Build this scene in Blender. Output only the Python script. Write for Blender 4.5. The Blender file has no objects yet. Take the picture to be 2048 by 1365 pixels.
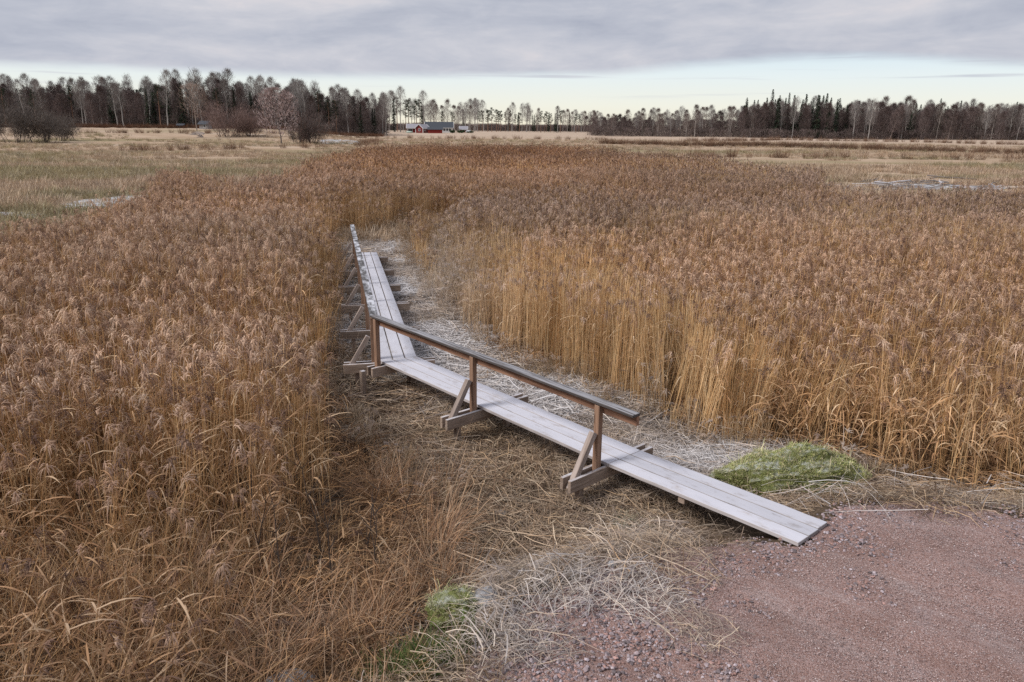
import bpy, bmesh, math, random
import numpy as np
from mathutils import Vector, Matrix, noise

R = math.radians
scene = bpy.context.scene
COL = scene.collection

# ------------------------------------------------------------------ camera
HCAM, PITCH, ROLL = 3.932, 0.2749, 0.0097
cam_data = bpy.data.cameras.new("camera")
cam_data.sensor_width = 36.0
cam_data.lens = 1539.8 / 2048 * 36.0
cam_data.clip_start = 0.05
cam_data.clip_end = 6000.0
cam = bpy.data.objects.new("camera", cam_data)
COL.objects.link(cam)
fw = Vector((0, math.cos(PITCH), -math.sin(PITCH)))
rt = Vector((1, 0, 0))
up = rt.cross(fw)
rt2 = rt * math.cos(ROLL) + up * math.sin(ROLL)
up2 = up * math.cos(ROLL) - rt * math.sin(ROLL)
M = Matrix((rt2, up2, -fw)).transposed().to_4x4()
M.translation = (0, 0, HCAM)
cam.matrix_world = M
scene.camera = cam

# ------------------------------------------------------------------ sky
SUN_EL, SUN_AZ = R(44), R(246)          # azimuth clockwise from +Y
world = bpy.data.worlds.new("World")
scene.world = world
world.use_nodes = True


class NT:
    """small helper for node trees"""
    def __init__(s, tree):
        s.t = tree
        tree.nodes.clear()

    def n(s, kind, **kw):
        nd = s.t.nodes.new(kind)
        for k, v in kw.items():
            if k == 'inp':
                for a, b in v.items():
                    s.put(nd.inputs[a], b)
            else:
                setattr(nd, k, v)
        return nd

    def put(s, sock, v):
        if isinstance(v, bpy.types.NodeSocket):
            s.t.links.new(v, sock)
        elif isinstance(v, bpy.types.Node):
            s.t.links.new(v.outputs[0], sock)
        else:
            sock.default_value = v

    def math(s, op, a, b=0.0, c=None, clamp=False):
        nd = s.n('ShaderNodeMath', operation=op, use_clamp=clamp)
        s.put(nd.inputs[0], a)
        s.put(nd.inputs[1], b)
        if c is not None:
            s.put(nd.inputs[2], c)
        return nd.outputs[0]

    def mix(s, f, a, b, blend='MIX'):
        nd = s.n('ShaderNodeMix', data_type='RGBA', blend_type=blend)
        nd.clamp_factor = True
        s.put(nd.inputs[0], f)
        s.put(nd.inputs[6], col4(a))
        s.put(nd.inputs[7], col4(b))
        return nd.outputs[2]

    def noise(s, vec, scale, detail=4, rough=.55, dist=0.0):
        nd = s.n('ShaderNodeTexNoise')
        s.put(nd.inputs['Vector'], vec)
        nd.inputs['Scale'].default_value = scale
        nd.inputs['Detail'].default_value = detail
        nd.inputs['Roughness'].default_value = rough
        nd.inputs['Distortion'].default_value = dist
        return nd.outputs[0]

    def ramp(s, f, stops, interp='LINEAR'):
        nd = s.n('ShaderNodeValToRGB')
        cr = nd.color_ramp
        cr.interpolation = interp
        while len(cr.elements) < len(stops):
            cr.elements.new(.5)
        for e, (p, c) in zip(cr.elements, stops):
            e.position = p
            e.color = col4(c) if not isinstance(c, (int, float)) else (c, c, c, 1)
        s.put(nd.inputs[0], f)
        return nd.outputs[0]

    def step(s, f, a, b):
        nd = s.n('ShaderNodeMapRange', interpolation_type='SMOOTHSTEP')
        s.put(nd.inputs[0], f)
        nd.inputs[1].default_value = a
        nd.inputs[2].default_value = b
        return nd.outputs[0]

    def mapping(s, vec, scale=(1, 1, 1), rot=(0, 0, 0)):
        nd = s.n('ShaderNodeMapping')
        s.put(nd.inputs[0], vec)
        nd.inputs['Scale'].default_value = scale
        nd.inputs['Rotation'].default_value = rot
        return nd.outputs[0]


def col4(c):
    if isinstance(c, (bpy.types.NodeSocket, bpy.types.Node)):
        return c
    return (c[0], c[1], c[2], 1.0)


def srgb(r, g, b):
    f = lambda v: (v / 255 / 12.92) if v / 255 <= .04045 else ((v / 255 + .055) / 1.055) ** 2.4
    return (f(r), f(g), f(b))


w = NT(world.node_tree)
tc = w.n('ShaderNodeTexCoord')
sep = w.n('ShaderNodeSeparateXYZ', inp={0: tc.outputs['Generated']})
dz = sep.outputs[2]
az = w.math('ARCTAN2', sep.outputs[0], sep.outputs[1])
el = w.math('MULTIPLY', w.math('ARCSINE', dz), 57.2958)
azd = w.math('MULTIPLY', az, 57.2958)
sky = w.n('ShaderNodeTexSky', sky_type='NISHITA', sun_disc=False, sun_elevation=SUN_EL, sun_rotation=SUN_AZ,
          altitude=10.0, air_density=1.0, dust_density=1.5, ozone_density=1.0)
BG = 0.1
k = 1.0 / BG
# a gap of clear pale sky under a sheet of cloud that closes overhead
pv = w.n('ShaderNodeCombineXYZ', inp={0: w.math('MULTIPLY', azd, .055), 1: w.math('MULTIPLY', el, .42), 2: 3.7})
n1 = w.noise(pv, 1.0, 5, .55, .3)
pv2 = w.n('ShaderNodeCombineXYZ', inp={0: w.math('MULTIPLY', azd, .025), 1: 7.3, 2: 1.1})
n2 = w.noise(pv2, 1.0, 2, .5)
edge = w.math('ADD', el, w.math('MULTIPLY', w.math('SUBTRACT', n1, .5), 1.3))
bump_ = w.math('POWER', 2.718, w.math('MULTIPLY', w.math('POWER', w.math('ABSOLUTE', w.math('DIVIDE', w.math('SUBTRACT', azd, 20.0), 12.0)), 2.0), -1.0))
edge = w.math('SUBTRACT', edge, w.math('MULTIPLY', bump_, 1.3))
cloud = w.step(edge, 2.8, 3.65)
streak = w.noise(w.n('ShaderNodeCombineXYZ', inp={0: w.math('MULTIPLY', azd, .05), 1: w.math('MULTIPLY', el, 1.7), 2: 9.1}), 1.0, 4, .5, .2)
thin = w.math('MULTIPLY', w.step(streak, .56, .70), w.math('MULTIPLY', w.step(el, 1.6, 2.6), .75))
cloud = w.math('MAXIMUM', cloud, thin)
# cloud tone: long soft rolls
pc = w.n('ShaderNodeCombineXYZ', inp={0: w.math('MULTIPLY', azd, .06), 1: w.math('MULTIPLY', el, .32), 2: .4})
n3 = w.noise(pc, 1.0, 6, .55, .5)
pc2 = w.n('ShaderNodeCombineXYZ', inp={0: w.math('MULTIPLY', azd, .22), 1: w.math('MULTIPLY', el, .62), 2: 5.4})
n4 = w.noise(pc2, 1.0, 5, .6, .4)
tone = w.math('ADD', w.math('MULTIPLY', n3, .68), w.math('MULTIPLY', n4, .32))
ccol = w.ramp(tone, [(.30, srgb(162, 168, 184)), (.46, srgb(184, 188, 200)), (.58, srgb(201, 202, 210)), (.72, srgb(222, 216, 218))])
clear = w.ramp(w.math('DIVIDE', el, 10.0), [(0.0, srgb(243, 236, 214)), (.13, srgb(240, 240, 227)), (.33, srgb(228, 238, 240)), (.6, srgb(200, 224, 240))])
skyt = w.mix(.94, w.mix(1.0, sky.outputs[0], (.12, .12, .12), 'MULTIPLY'), clear)
final = w.mix(cloud, skyt, ccol)
final = w.mix(w.step(el, -1.5, -.2), srgb(120, 112, 100), final)
boost = w.n('ShaderNodeVectorMath', operation='SCALE', inp={0: final})
boost.inputs['Scale'].default_value = k * .745
bg = w.n('ShaderNodeBackground', inp={0: boost.outputs[0]})
bg.inputs[1].default_value = BG
w.n('ShaderNodeOutputWorld', inp={0: bg.outputs[0]})

sun_d = bpy.data.lights.new("sun", 'SUN')
sun_d.energy = 2.5
sun_d.angle = R(18)
sun_d.color = (1.0, .96, .91)
sun = bpy.data.objects.new("sun", sun_d)
COL.objects.link(sun)
sdir = Vector((math.sin(SUN_AZ) * math.cos(SUN_EL), math.cos(SUN_AZ) * math.cos(SUN_EL), math.sin(SUN_EL)))
sun.rotation_euler = (-sdir).to_track_quat('-Z', 'Y').to_euler()
sun.location = (0, -20, 40)

vs = scene.view_settings
vs.view_transform = 'Standard'
vs.look = 'None'
vs.exposure = 0.5
vs.gamma = 1.0
vs.use_curve_mapping = False
scene.render.engine = 'CYCLES'
scene.cycles.max_bounces = 5
scene.cycles.diffuse_bounces = 2
scene.cycles.glossy_bounces = 2
scene.cycles.transmission_bounces = 2
scene.cycles.transparent_max_bounces = 4
scene.cycles.use_denoising = False
world.cycles.sampling_method = 'NONE'
scene.cycles.caustics_reflective = False
scene.cycles.caustics_refractive = False

# ------------------------------------------------------------------ helpers
rng = np.random.default_rng(11)
rnd = random.Random(5)


def inpoly(x, y, poly):
    c = np.zeros(np.shape(x), bool)
    px = np.array([p[0] for p in poly]); py = np.array([p[1] for p in poly])
    j = len(poly) - 1
    for i in range(len(poly)):
        m = ((py[i] > y) != (py[j] > y)) & (x < (px[j] - px[i]) * (y - py[i]) / (py[j] - py[i] + 1e-12) + px[i])
        c ^= m
        j = i
    return c


def polydist(x, y, poly, closed=True):
    best = np.full(np.shape(x), 1e9)
    n = len(poly)
    for i in range(n if closed else n - 1):
        ax, ay = poly[i]; bx, by = poly[(i + 1) % n]
        dx, dy = bx - ax, by - ay
        t = np.clip(((x - ax) * dx + (y - ay) * dy) / (dx * dx + dy * dy + 1e-9), 0, 1)
        best = np.minimum(best, np.hypot(x - ax - t * dx, y - ay - t * dy))
    return best


def smooth(v, a, b):
    t = np.clip((v - a) / (b - a), 0, 1)
    return t * t * (3 - 2 * t)


_tab = np.random.default_rng(3).random((64, 64))


def vnoise(x, y):
    xi = np.floor(x).astype(int); yi = np.floor(y).astype(int)
    fx = x - xi; fy = y - yi
    fx = fx * fx * (3 - 2 * fx); fy = fy * fy * (3 - 2 * fy)
    g = lambda a, b: _tab[a % 64, b % 64]
    return (g(xi, yi) * (1 - fx) + g(xi + 1, yi) * fx) * (1 - fy) + (g(xi, yi + 1) * (1 - fx) + g(xi + 1, yi + 1) * fx) * fy


def fbm(x, y, o=3):
    v = 0; a = .5; t = 0
    for i in range(o):
        v = v + a * vnoise(x * 2 ** i + 17.3 * i, y * 2 ** i + 5.1 * i); t += a; a *= .5
    return v / t


# outlines of the place, metres (x right, y away from the viewpoint)
TRAMPLED_L = [(-7.37, 33.82), (-6.45, 27.61), (-5.16, 22.12), (-4.41, 18.38), (-3.77, 15.68), (-3.38, 13.62), (-3.05, 12.02), (-2.49, 10.73),
              (-1.79, 9.68), (-1.23, 8.52), (-0.94, 7.59), (-0.93, 6.64), (-0.99, 6.02), (-1.06, 5.33)]
TRAMPLED_R = [(6.38, 8.68), (5.63, 9.01), (5.04, 9.67), (4.12, 10.15), (3.36, 10.49), (2.75, 11.06), (1.94, 12.4), (0.91, 13.76),
              (-0.14, 15.05), (-1.08, 17.04), (-1.89, 19.61), (-2.6, 22.25), (-3.2, 24.73), (-3.6, 27.83), (-4.1, 30.0), (-3.9, 31.6),
              (-2.9, 33.4), (-3.5, 34.3), (-4.8, 33.8), (-5.8, 32.2), (-6.5, 30.2)]
TRAMPLED = TRAMPLED_L + [(-1.0, 4.0), (13, 4.5), (13, 8.2)] + TRAMPLED_R
ROAD_EDGE = [(14.0, 8.1), (8.5, 7.75), (5.65, 7.66), (4.93, 7.82), (4.3, 7.92), (3.64, 7.68), (3.37, 7.36), (2.9, 6.98), (2.32, 6.92), (1.63, 6.76),
             (1.01, 6.53), (0.47, 6.27), (0.09, 5.95), (-0.08, 5.53), (-0.23, 5.21), (-0.33, 4.9), (-0.6, 4.2), (-2.5, 2.0), (-7.0, -1.0)]
ROAD = ROAD_EDGE + [(-7, -9), (14, -9)]
REEDS = [(-1.0, 5.0), (-1.6, 4.4), (-8.0, 2.5), (-15, 9), (-14.8, 19), (-13.6, 24.5), (-14.2, 29), (-16, 34), (-20.5, 46), (-17.5, 43.5), (-13.6, 38.5), (-13.4, 44), (-15, 58),
         (-17.3, 80), (-17.5, 99), (-2, 110), (11, 96), (14, 76), (19, 74), (19, 62), (20, 51), (16, 42), (14.8, 35.5), (18, 33), (24, 37.5), (48, 40), (44, 14), (14, 8.6)] + TRAMPLED_R[1:]
REEDS = REEDS + TRAMPLED_L
ROAD_Z, WET_Z = -0.135, -0.60


def ground_z(x, y):
    x = np.asarray(x, float); y = np.asarray(y, float)
    ins = inpoly(x, y, ROAD)
    d = polydist(x, y, ROAD_EDGE, False)
    sd = np.where(ins, -d, d)
    emb = 1 - smooth(sd, -.05, 1.0)
    hum = (fbm(x * .9, y * .9) - .5) * .16 + (fbm(x * 3.1 + 9, y * 3.1) - .5) * .06
    far = np.hypot(x, y)
    hum = hum * (1 - emb) * (1 - smooth(far, 50, 90) * .6)
    big = (fbm(x * .02 + 4, y * .02 + 8) - .5) * .7 * smooth(far, 70, 180)
    rise = 2.7 * smooth(y, 165, 260) * smooth(-x / np.maximum(y, 1), .175, .34)
    crown = np.where(ins, .03 * smooth(d, 0, 2.0) + .022 * np.sin((x + y) * 3.6 + fbm(x, y) * 2) * smooth(d, .4, 1.2), 0)
    return WET_Z + emb * (ROAD_Z - WET_Z) + hum + big + rise + crown


def new_obj(name, mesh, mat=None, parent=None):
    o = bpy.data.objects.new(name, mesh)
    if mat is not None and mesh is not None:
        if not mesh.materials:
            mesh.materials.append(mat)
    COL.objects.link(o)
    if parent is not None:
        o.parent = parent
    return o


def tag(o, label=None, cat=None, group=None, kind=None):
    if label: o['label'] = label
    if cat: o['category'] = cat
    if group: o['group'] = group
    if kind: o['kind'] = kind
    return o


def empty(name, loc=(0, 0, 0), rz=0.0):
    o = bpy.data.objects.new(name, None)
    o.empty_display_size = .2
    o.location = loc
    o.rotation_euler = (0, 0, rz)
    COL.objects.link(o)
    return o


class MB:
    """collects shapes, writes one mesh with a colour for each face corner"""
    def __init__(s):
        s.v = []; s.f = []; s.c = []

    def face(s, idx, c):
        s.f.append(idx); s.c.append(c)

    def ribbon(s, pts, wid, side, c):
        """flat strip along pts; side = vector across"""
        b = len(s.v)
        n = len(pts)
        for p, wd in zip(pts, wid):
            s.v.append(p - side * wd * .5)
            s.v.append(p + side * wd * .5)
        for i in range(n - 1):
            s.face((b + 2 * i, b + 2 * i + 1, b + 2 * i + 3, b + 2 * i + 2), c)

    def sliver(s, p, q, wd, side, c):
        b = len(s.v)
        s.v += [p - side * wd * .5, p + side * wd * .5, q]
        s.face((b, b + 1, b + 2), c)

    def tube(s, pts, rad, n, c, cap=True):
        b = len(s.v)
        for i, (p, r) in enumerate(zip(pts, rad)):
            t = (pts[min(i + 1, len(pts) - 1)] - pts[max(i - 1, 0)])
            t = t.normalized() if t.length > 1e-9 else Vector((0, 0, 1))
            a = t.orthogonal().normalized(); bb = t.cross(a)
            if abs(t.z) > .5:
                a = (Vector((1, 0, 0)) - t * t.x).normalized(); bb = t.cross(a)
            for k_ in range(n):
                th = 2 * math.pi * k_ / n
                s.v.append(p + a * (r * math.cos(th)) + bb * (r * math.sin(th)))
        for i in range(len(pts) - 1):
            for k_ in range(n):
                k2 = (k_ + 1) % n
                s.face((b + i * n + k_, b + i * n + k2, b + (i + 1) * n + k2, b + (i + 1) * n + k_), c)
        if cap:
            e = b + (len(pts) - 1) * n
            s.face(tuple(range(e, e + n)), c)
            s.face(tuple(range(b + n - 1, b - 1, -1)), c)

    def box(s, x0, x1, y0, y1, z0, z1, c=(1, 1, 1)):
        b = len(s.v)
        s.v += [Vector(p) for p in [(x0, y0, z0), (x1, y0, z0), (x1, y1, z0), (x0, y1, z0), (x0, y0, z1), (x1, y0, z1), (x1, y1, z1), (x0, y1, z1)]]
        for f in [(0, 3, 2, 1), (4, 5, 6, 7), (0, 1, 5, 4), (1, 2, 6, 5), (2, 3, 7, 6), (3, 0, 4, 7)]:
            s.face(tuple(b + i for i in f), c)

    def prism(s, poly, z0, z1, c=(1, 1, 1)):
        """poly counter-clockwise in xy"""
        b = len(s.v); n = len(poly)
        s.v += [Vector((p[0], p[1], z0)) for p in poly] + [Vector((p[0], p[1], z1)) for p in poly]
        s.face(tuple(b + i for i in range(n - 1, -1, -1)), c)
        s.face(tuple(b + n + i for i in range(n)), c)
        for i in range(n):
            j = (i + 1) % n
            s.face((b + i, b + j, b + n + j, b + n + i), c)

    def stone(s, p, r, squash, c, rr):
        """irregular lump from a jittered octahedron split once"""
        b = len(s.v)
        rot = Matrix.Rotation(rr.uniform(0, 6.28), 3, 'Z') @ Matrix.Rotation(rr.uniform(-.5, .5), 3, 'X')
        base = [(1, 0, 0), (-1, 0, 0), (0, 1, 0), (0, -1, 0), (0, 0, 1), (.6, .6, .5), (-.6, .55, .5), (-.55, -.6, .5), (.55, -.6, .5)]
        sx, sy = rr.uniform(.7, 1.2), rr.uniform(.6, 1.0)
        for q in base:
            v = Vector(q) * rr.uniform(.75, 1.1)
            v = Vector((v.x * sx, v.y * sy, v.z * squash))
            s.v.append(Vector(p) + rot @ v * r)
        for f in [(0, 5, 8), (4, 8, 5), (2, 5, 0), (2, 6, 5), (4, 5, 6), (1, 6, 2), (1, 7, 6), (4, 6, 7), (3, 7, 1), (3, 8, 7), (4, 7, 8), (0, 8, 3)]:
            s.face(tuple(b + i for i in f), c)

    def mesh(s, name, mat, smooth_=False):
        me = bpy.data.meshes.new(name)
        me.from_pydata([tuple(v) for v in s.v], [], s.f)
        ca = me.color_attributes.new("tone", 'FLOAT_COLOR', 'CORNER')
        arr = []
        for f, c in zip(s.f, s.c):
            arr += [c[0], c[1], c[2], 1.0] * len(f)
        ca.data.foreach_set('color', arr)
        if smooth_:
            me.polygons.foreach_set('use_smooth', [True] * len(me.polygons))
        if mat is not None:
            me.materials.append(mat)
        me.update()
        return me


# ------------------------------------------------------------------ materials
def material(name):
    m = bpy.data.materials.new(name)
    m.use_nodes = True
    return m, NT(m.node_tree)


def finish(nt, color, rough=.85, spec=.2, bump=None, bstr=.3, bdist=.02, trans=0.0):
    b = nt.n('ShaderNodeBsdfPrincipled')
    nt.put(b.inputs['Base Color'], col4(color))
    nt.put(b.inputs['Roughness'], rough)
    b.inputs['Specular IOR Level'].default_value = spec
    if bump is not None:
        bp = nt.n('ShaderNodeBump')
        bp.inputs['Strength'].default_value = bstr
        bp.inputs['Distance'].default_value = bdist
        nt.put(bp.inputs['Height'], bump)
        nt.put(b.inputs['Normal'], bp.outputs[0])
    out = b.outputs[0]
    if trans > 0:
        tr = nt.n('ShaderNodeBsdfTranslucent')
        nt.put(tr.inputs[0], col4(color))
        mx = nt.n('ShaderNodeMixShader')
        mx.inputs[0].default_value = trans
        nt.put(mx.inputs[1], out); nt.put(mx.inputs[2], tr.outputs[0])
        out = mx.outputs[0]
    nt.n('ShaderNodeOutputMaterial', inp={0: out})


def plain(name, c, rough=.8, var=.15, scale=6.0, spec=.2):
    m, t = material(name)
    tcn = t.n('ShaderNodeTexCoord')
    nz = t.noise(tcn.outputs['Object'], scale, 4)
    c2 = tuple(min(1, v * (1 + var)) for v in c); c1 = tuple(v * (1 - var) for v in c)
    finish(t, t.mix(nz, c1, c2), rough, spec)
    return m


def foliage(name, trans=.25, frost_col=(.58, .53, .50), frost_amt=.85, var=.35):
    """colour from the mesh, varied for each instance; 'tint' (instance) and 'frost' (instance) shift it"""
    m, t = material(name)
    at = t.n('ShaderNodeAttribute', attribute_name='tone')
    oi = t.n('ShaderNodeObjectInfo')
    ti = t.n('ShaderNodeAttribute', attribute_name='tint', attribute_type='INSTANCER')
    fr = t.n('ShaderNodeAttribute', attribute_name='frost', attribute_type='INSTANCER')
    br = t.math('MULTIPLY_ADD', oi.outputs['Random'], var, 1 - var * .5)
    vm = t.n('ShaderNodeVectorMath', operation='MULTIPLY', inp={0: at.outputs['Color'], 1: ti.outputs['Color']})
    vb = t.n('ShaderNodeVectorMath', operation='SCALE', inp={0: vm.outputs[0]})
    t.put(vb.inputs['Scale'], br)
    ff = t.math('MULTIPLY', fr.outputs['Fac'], frost_amt)
    finish(t, t.mix(ff, vb.outputs[0], frost_col), .8, .15, trans=trans)
    return m


def crown_mat(name, trans=.15, var=.3):
    m, t = material(name)
    at = t.n('ShaderNodeAttribute', attribute_name='tone')
    oi = t.n('ShaderNodeObjectInfo')
    br = t.math('MULTIPLY_ADD', oi.outputs['Random'], var, 1 - var * .5)
    vb = t.n('ShaderNodeVectorMath', operation='SCALE', inp={0: at.outputs['Color']})
    t.put(vb.inputs['Scale'], br)
    finish(t, vb.outputs[0], .85, .1, trans=trans)
    return m


MAT_REED = foliage("reed_straw", .3)
MAT_LITTER = foliage("reed_litter", .1, (.66, .64, .65))
MAT_GRASS = foliage("grass_blades", .25)
MAT_CROWN = crown_mat("tree_twigs")
MAT_BARK = crown_mat("tree_bark", 0.0, .35)


def wood(name, base, dark, frost=0.0, frost_scale=5.0, frost_lo=.5, grain=1.0, frost_col=(.66, .66, .72), spec=.25, rough=.75, fstretch=(1, 2.2, 2.2)):
    """weathered timber, grain along the local x axis; frost lies on faces that look up"""
    m, t = material(name)
    tcn = t.n('ShaderNodeTexCoord')
    oi = t.n('ShaderNodeObjectInfo')
    off = t.n('ShaderNodeVectorMath', operation='ADD', inp={0: tcn.outputs['Object']})
    sc = t.n('ShaderNodeVectorMath', operation='SCALE', inp={0: oi.outputs['Location']})
    sc.inputs['Scale'].default_value = 3.1
    rv = t.n('ShaderNodeCombineXYZ', inp={0: t.math('MULTIPLY', oi.outputs['Random'], 37.0), 1: t.math('MULTIPLY', oi.outputs['Random'], 11.0), 2: 0.0})
    t.put(off.inputs[1], rv)
    g = t.noise(t.mapping(off.outputs[0], (1.6, 34, 34)), grain, 5, .6, .6)
    g2 = t.noise(t.mapping(off.outputs[0], (2.2, 5, 5)), 1.3, 4, .6)
    kn = t.n('ShaderNodeTexVoronoi')
    t.put(kn.inputs['Vector'], t.mapping(off.outputs[0], (1.3, 8, 8)))
    kn.inputs['Scale'].default_value = 1.0
    knot = t.math('SUBTRACT', 1.0, t.step(kn.outputs[0], .05, .14))
    c = t.mix(t.step(g, .32, .68), dark, base)
    c = t.mix(t.math('MULTIPLY', t.step(g2, .35, .75), .45), c, tuple(v * 1.25 for v in base))
    c = t.mix(t.math('MULTIPLY', knot, .7), c, tuple(v * .5 for v in dark))
    br = t.n('ShaderNodeVectorMath', operation='SCALE', inp={0: c})
    t.put(br.inputs['Scale'], t.math('MULTIPLY_ADD', oi.outputs['Random'], .3, .85))
    c = br.outputs[0]
    if frost > 0:
        geo = t.n('ShaderNodeNewGeometry')
        nz = t.n('ShaderNodeSeparateXYZ', inp={0: geo.outputs['Normal']}).outputs[2]
        fn = t.noise(t.mapping(off.outputs[0], fstretch), frost_scale, 6, .68)
        fm = t.math('MULTIPLY', t.step(fn, frost_lo - .10, frost_lo + .12), t.step(nz, .6, .9))
        fm = t.math('MULTIPLY', fm, frost)
        speck = t.noise(tcn.outputs['Object'], 120, 2)
        fm = t.math('MULTIPLY', fm, t.math('MULTIPLY_ADD', speck, .5, .7), clamp=True)
        c = t.mix(fm, c, frost_col)
        b3_ = t.n('ShaderNodeVectorMath', operation='SCALE', inp={0: c})
        st = t.noise(t.mapping(off.outputs[0], (.9, 3, 3)), 1.0, 5, .6)
        t.put(b3_.inputs['Scale'], t.math('ADD', t.math('MULTIPLY_ADD', oi.outputs['Random'], .16, .74), t.math('MULTIPLY', st, .3)))
        c = b3_.outputs[0]
    finish(t, c, rough, spec, bump=g, bstr=.25, bdist=.004)
    return m


MAT_PLANK = wood("frosted_deck_wood", (.38, .35, .35), (.24, .21, .205), .85, 2.6, .37, 1.0, (.55, .555, .625))
MAT_BEAM = wood("weathered_beam_wood", (.36, .28, .23), (.19, .135, .10), .75, 4.0, .42)
MAT_POST = wood("red_brown_post_wood", (.30, .185, .125), (.16, .092, .062), .4, 4.0, .5)
MAT_BRACE = wood("grey_brace_wood", (.34, .28, .25), (.20, .15, .125), .6, 4.0, .45)
MAT_RAIL = wood("red_brown_rail_wood", (.27, .15, .098), (.12, .062, .042), 0)
MAT_CAP = wood("dark_cap_wood", (.095, .09, .092), (.035, .033, .034), .85, 3.0, .52, 1.0, (.62, .63, .69))
MAT_CAP_NEAR = wood("streaked_cap_wood", (.115, .10, .095), (.035, .03, .03), .6, 3.0, .46, 1.0, (.50, .50, .54), fstretch=(.55, 12, 12))

# ground
m_ground, t = material("marsh_ground")
geo = t.n('ShaderNodeNewGeometry')
pos = geo.outputs['Position']
sp = t.n('ShaderNodeSeparateXYZ', inp={0: pos})
flat = t.n('ShaderNodeCombineXYZ', inp={0: sp.outputs[0], 1: sp.outputs[1], 2: 0.0})
dist = t.n('ShaderNodeVectorMath', operation='LENGTH', inp={0: flat}).outputs['Value']
a1 = t.noise(flat, 5.0, 6, .65); a2 = t.noise(flat, 28.0, 4, .6)
mud = t.mix(t.step(a1, .35, .65), (.050, .036, .026), (.135, .095, .066))
mud = t.mix(t.math('MULTIPLY', t.step(a2, .5, .72), .6), mud, (.26, .19, .135))
b1 = t.noise(t.mapping(flat, (.016, .055, 1)), 1.0, 5, .6, .4)
b2 = t.noise(t.mapping(flat, (.09, .3, 1)), 1.0, 5, .62)
b3 = t.noise(t.mapping(flat, (.5, 1.1, 1)), 1.0, 4, .6)
mead = t.mix(t.step(b2, .32, .68), (.32, .225, .15), (.45, .34, .25))
mead = t.mix(t.math('MULTIPLY', t.step(b3, .5, .75), .55), mead, (.17, .11, .07))
mead = t.mix(t.math('MULTIPLY', t.step(b1, .50, .64), .62), mead, (.20, .175, .085))
fr1 = t.noise(t.mapping(flat, (.02, .09, 1)), 1.0, 6, .7, .6)
mead = t.mix(t.math('MULTIPLY', t.step(fr1, .56, .70), .55), mead, (.50, .46, .44))
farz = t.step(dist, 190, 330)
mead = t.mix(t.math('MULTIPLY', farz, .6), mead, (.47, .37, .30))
c = t.mix(t.step(dist, 30, 55), mud, mead)
finish(t, c, .95, .1, bump=a2, bstr=.5, bdist=.03)

m_road, t = material("red_gravel_road")
geo = t.n('ShaderNodeNewGeometry')
pos = geo.outputs['Position']
v1 = t.n('ShaderNodeTexVoronoi'); t.put(v1.inputs['Vector'], pos); v1.inputs['Scale'].default_value = 95
v2 = t.n('ShaderNodeTexVoronoi'); t.put(v2.inputs['Vector'], pos); v2.inputs['Scale'].default_value = 190
cell = t.n('ShaderNodeSeparateXYZ', inp={0: v1.outputs['Color']})
cell2 = t.n('ShaderNodeSeparateXYZ', inp={0: v2.outputs['Color']})
gcol = t.ramp(cell.outputs[0], [(0, (.10, .055, .046)), (.35, (.255, .148, .125)), (.6, (.36, .225, .195)), (.82, (.29, .215, .215)), (1, (.47, .37, .345))])
gcol2 = t.ramp(cell2.outputs[0], [(0, (.15, .085, .07)), (.5, (.30, .178, .150)), (1, (.41, .285, .255))])
gcol = t.mix(.45, gcol, gcol2)
gcol = t.mix(1.0, gcol, (1.22, 1.28, 1.32), 'MULTIPLY')
lg = t.noise(pos, 1.1, 5, .6)
gcol = t.mix(t.math('MULTIPLY', t.step(lg, .42, .68), .5), gcol, (.20, .12, .10))
# frosted wheel tracks running along the road
trk = t.noise(t.mapping(t.mapping(pos, (1, 1, 1), (0, 0, R(44))), (.6, 3.2, 1)), 1.0, 5, .65, .3)
gcol = t.mix(t.math('MULTIPLY', t.step(trk, .50, .74), .42), gcol, (.50, .44, .44))
fz = t.noise(pos, 3.0, 6, .7)
gcol = t.mix(t.math('MULTIPLY', t.step(fz, .55, .75), .3), gcol, (.45, .40, .42))
hgt = t.math('ADD', t.math('MULTIPLY', v1.outputs[0], -1.0), t.math('MULTIPLY', v2.outputs[0], -.6))
finish(t, gcol, .95, .12, bump=hgt, bstr=.9, bdist=.012)

# ------------------------------------------------------------------ ground sheets
def polar_sheet():
    rs = np.concatenate([np.arange(0.3, 12, .22), np.arange(12, 40, .6), np.arange(40, 120, 2.5), np.arange(120, 420, 8), np.geomspace(420, 4500, 14)])
    fine = np.linspace(-.85, .85, 150)
    th = np.concatenate([fine, np.linspace(.85, 2 * math.pi - .85, 50)[1:-1]])
    rr_, tt = np.meshgrid(rs, th, indexing='ij')
    x = rr_ * np.sin(tt); y = rr_ * np.cos(tt)
    z = ground_z(x, y)
    nr, nt_ = x.shape
    v = np.stack([x, y, z], -1).reshape(-1, 3)
    f = []
    for i in range(nr - 1):
        for j in range(nt_):
            j2 = (j + 1) % nt_
            f.append((i * nt_ + j, i * nt_ + j2, (i + 1) * nt_ + j2, (i + 1) * nt_ + j))
    f.append(tuple(range(nt_ - 1, -1, -1)))
    f = [tuple(reversed(q)) for q in f]
    me = bpy.data.meshes.new("ground")
    me.from_pydata(v.tolist(), [], f)
    me.polygons.foreach_set('use_smooth', [True] * len(me.polygons))
    me.update()
    return me


g = new_obj("ground", polar_sheet(), m_ground)
tag(g, "brown marsh ground and tan meadow reaching to the woods", "ground", kind="structure")


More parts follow.
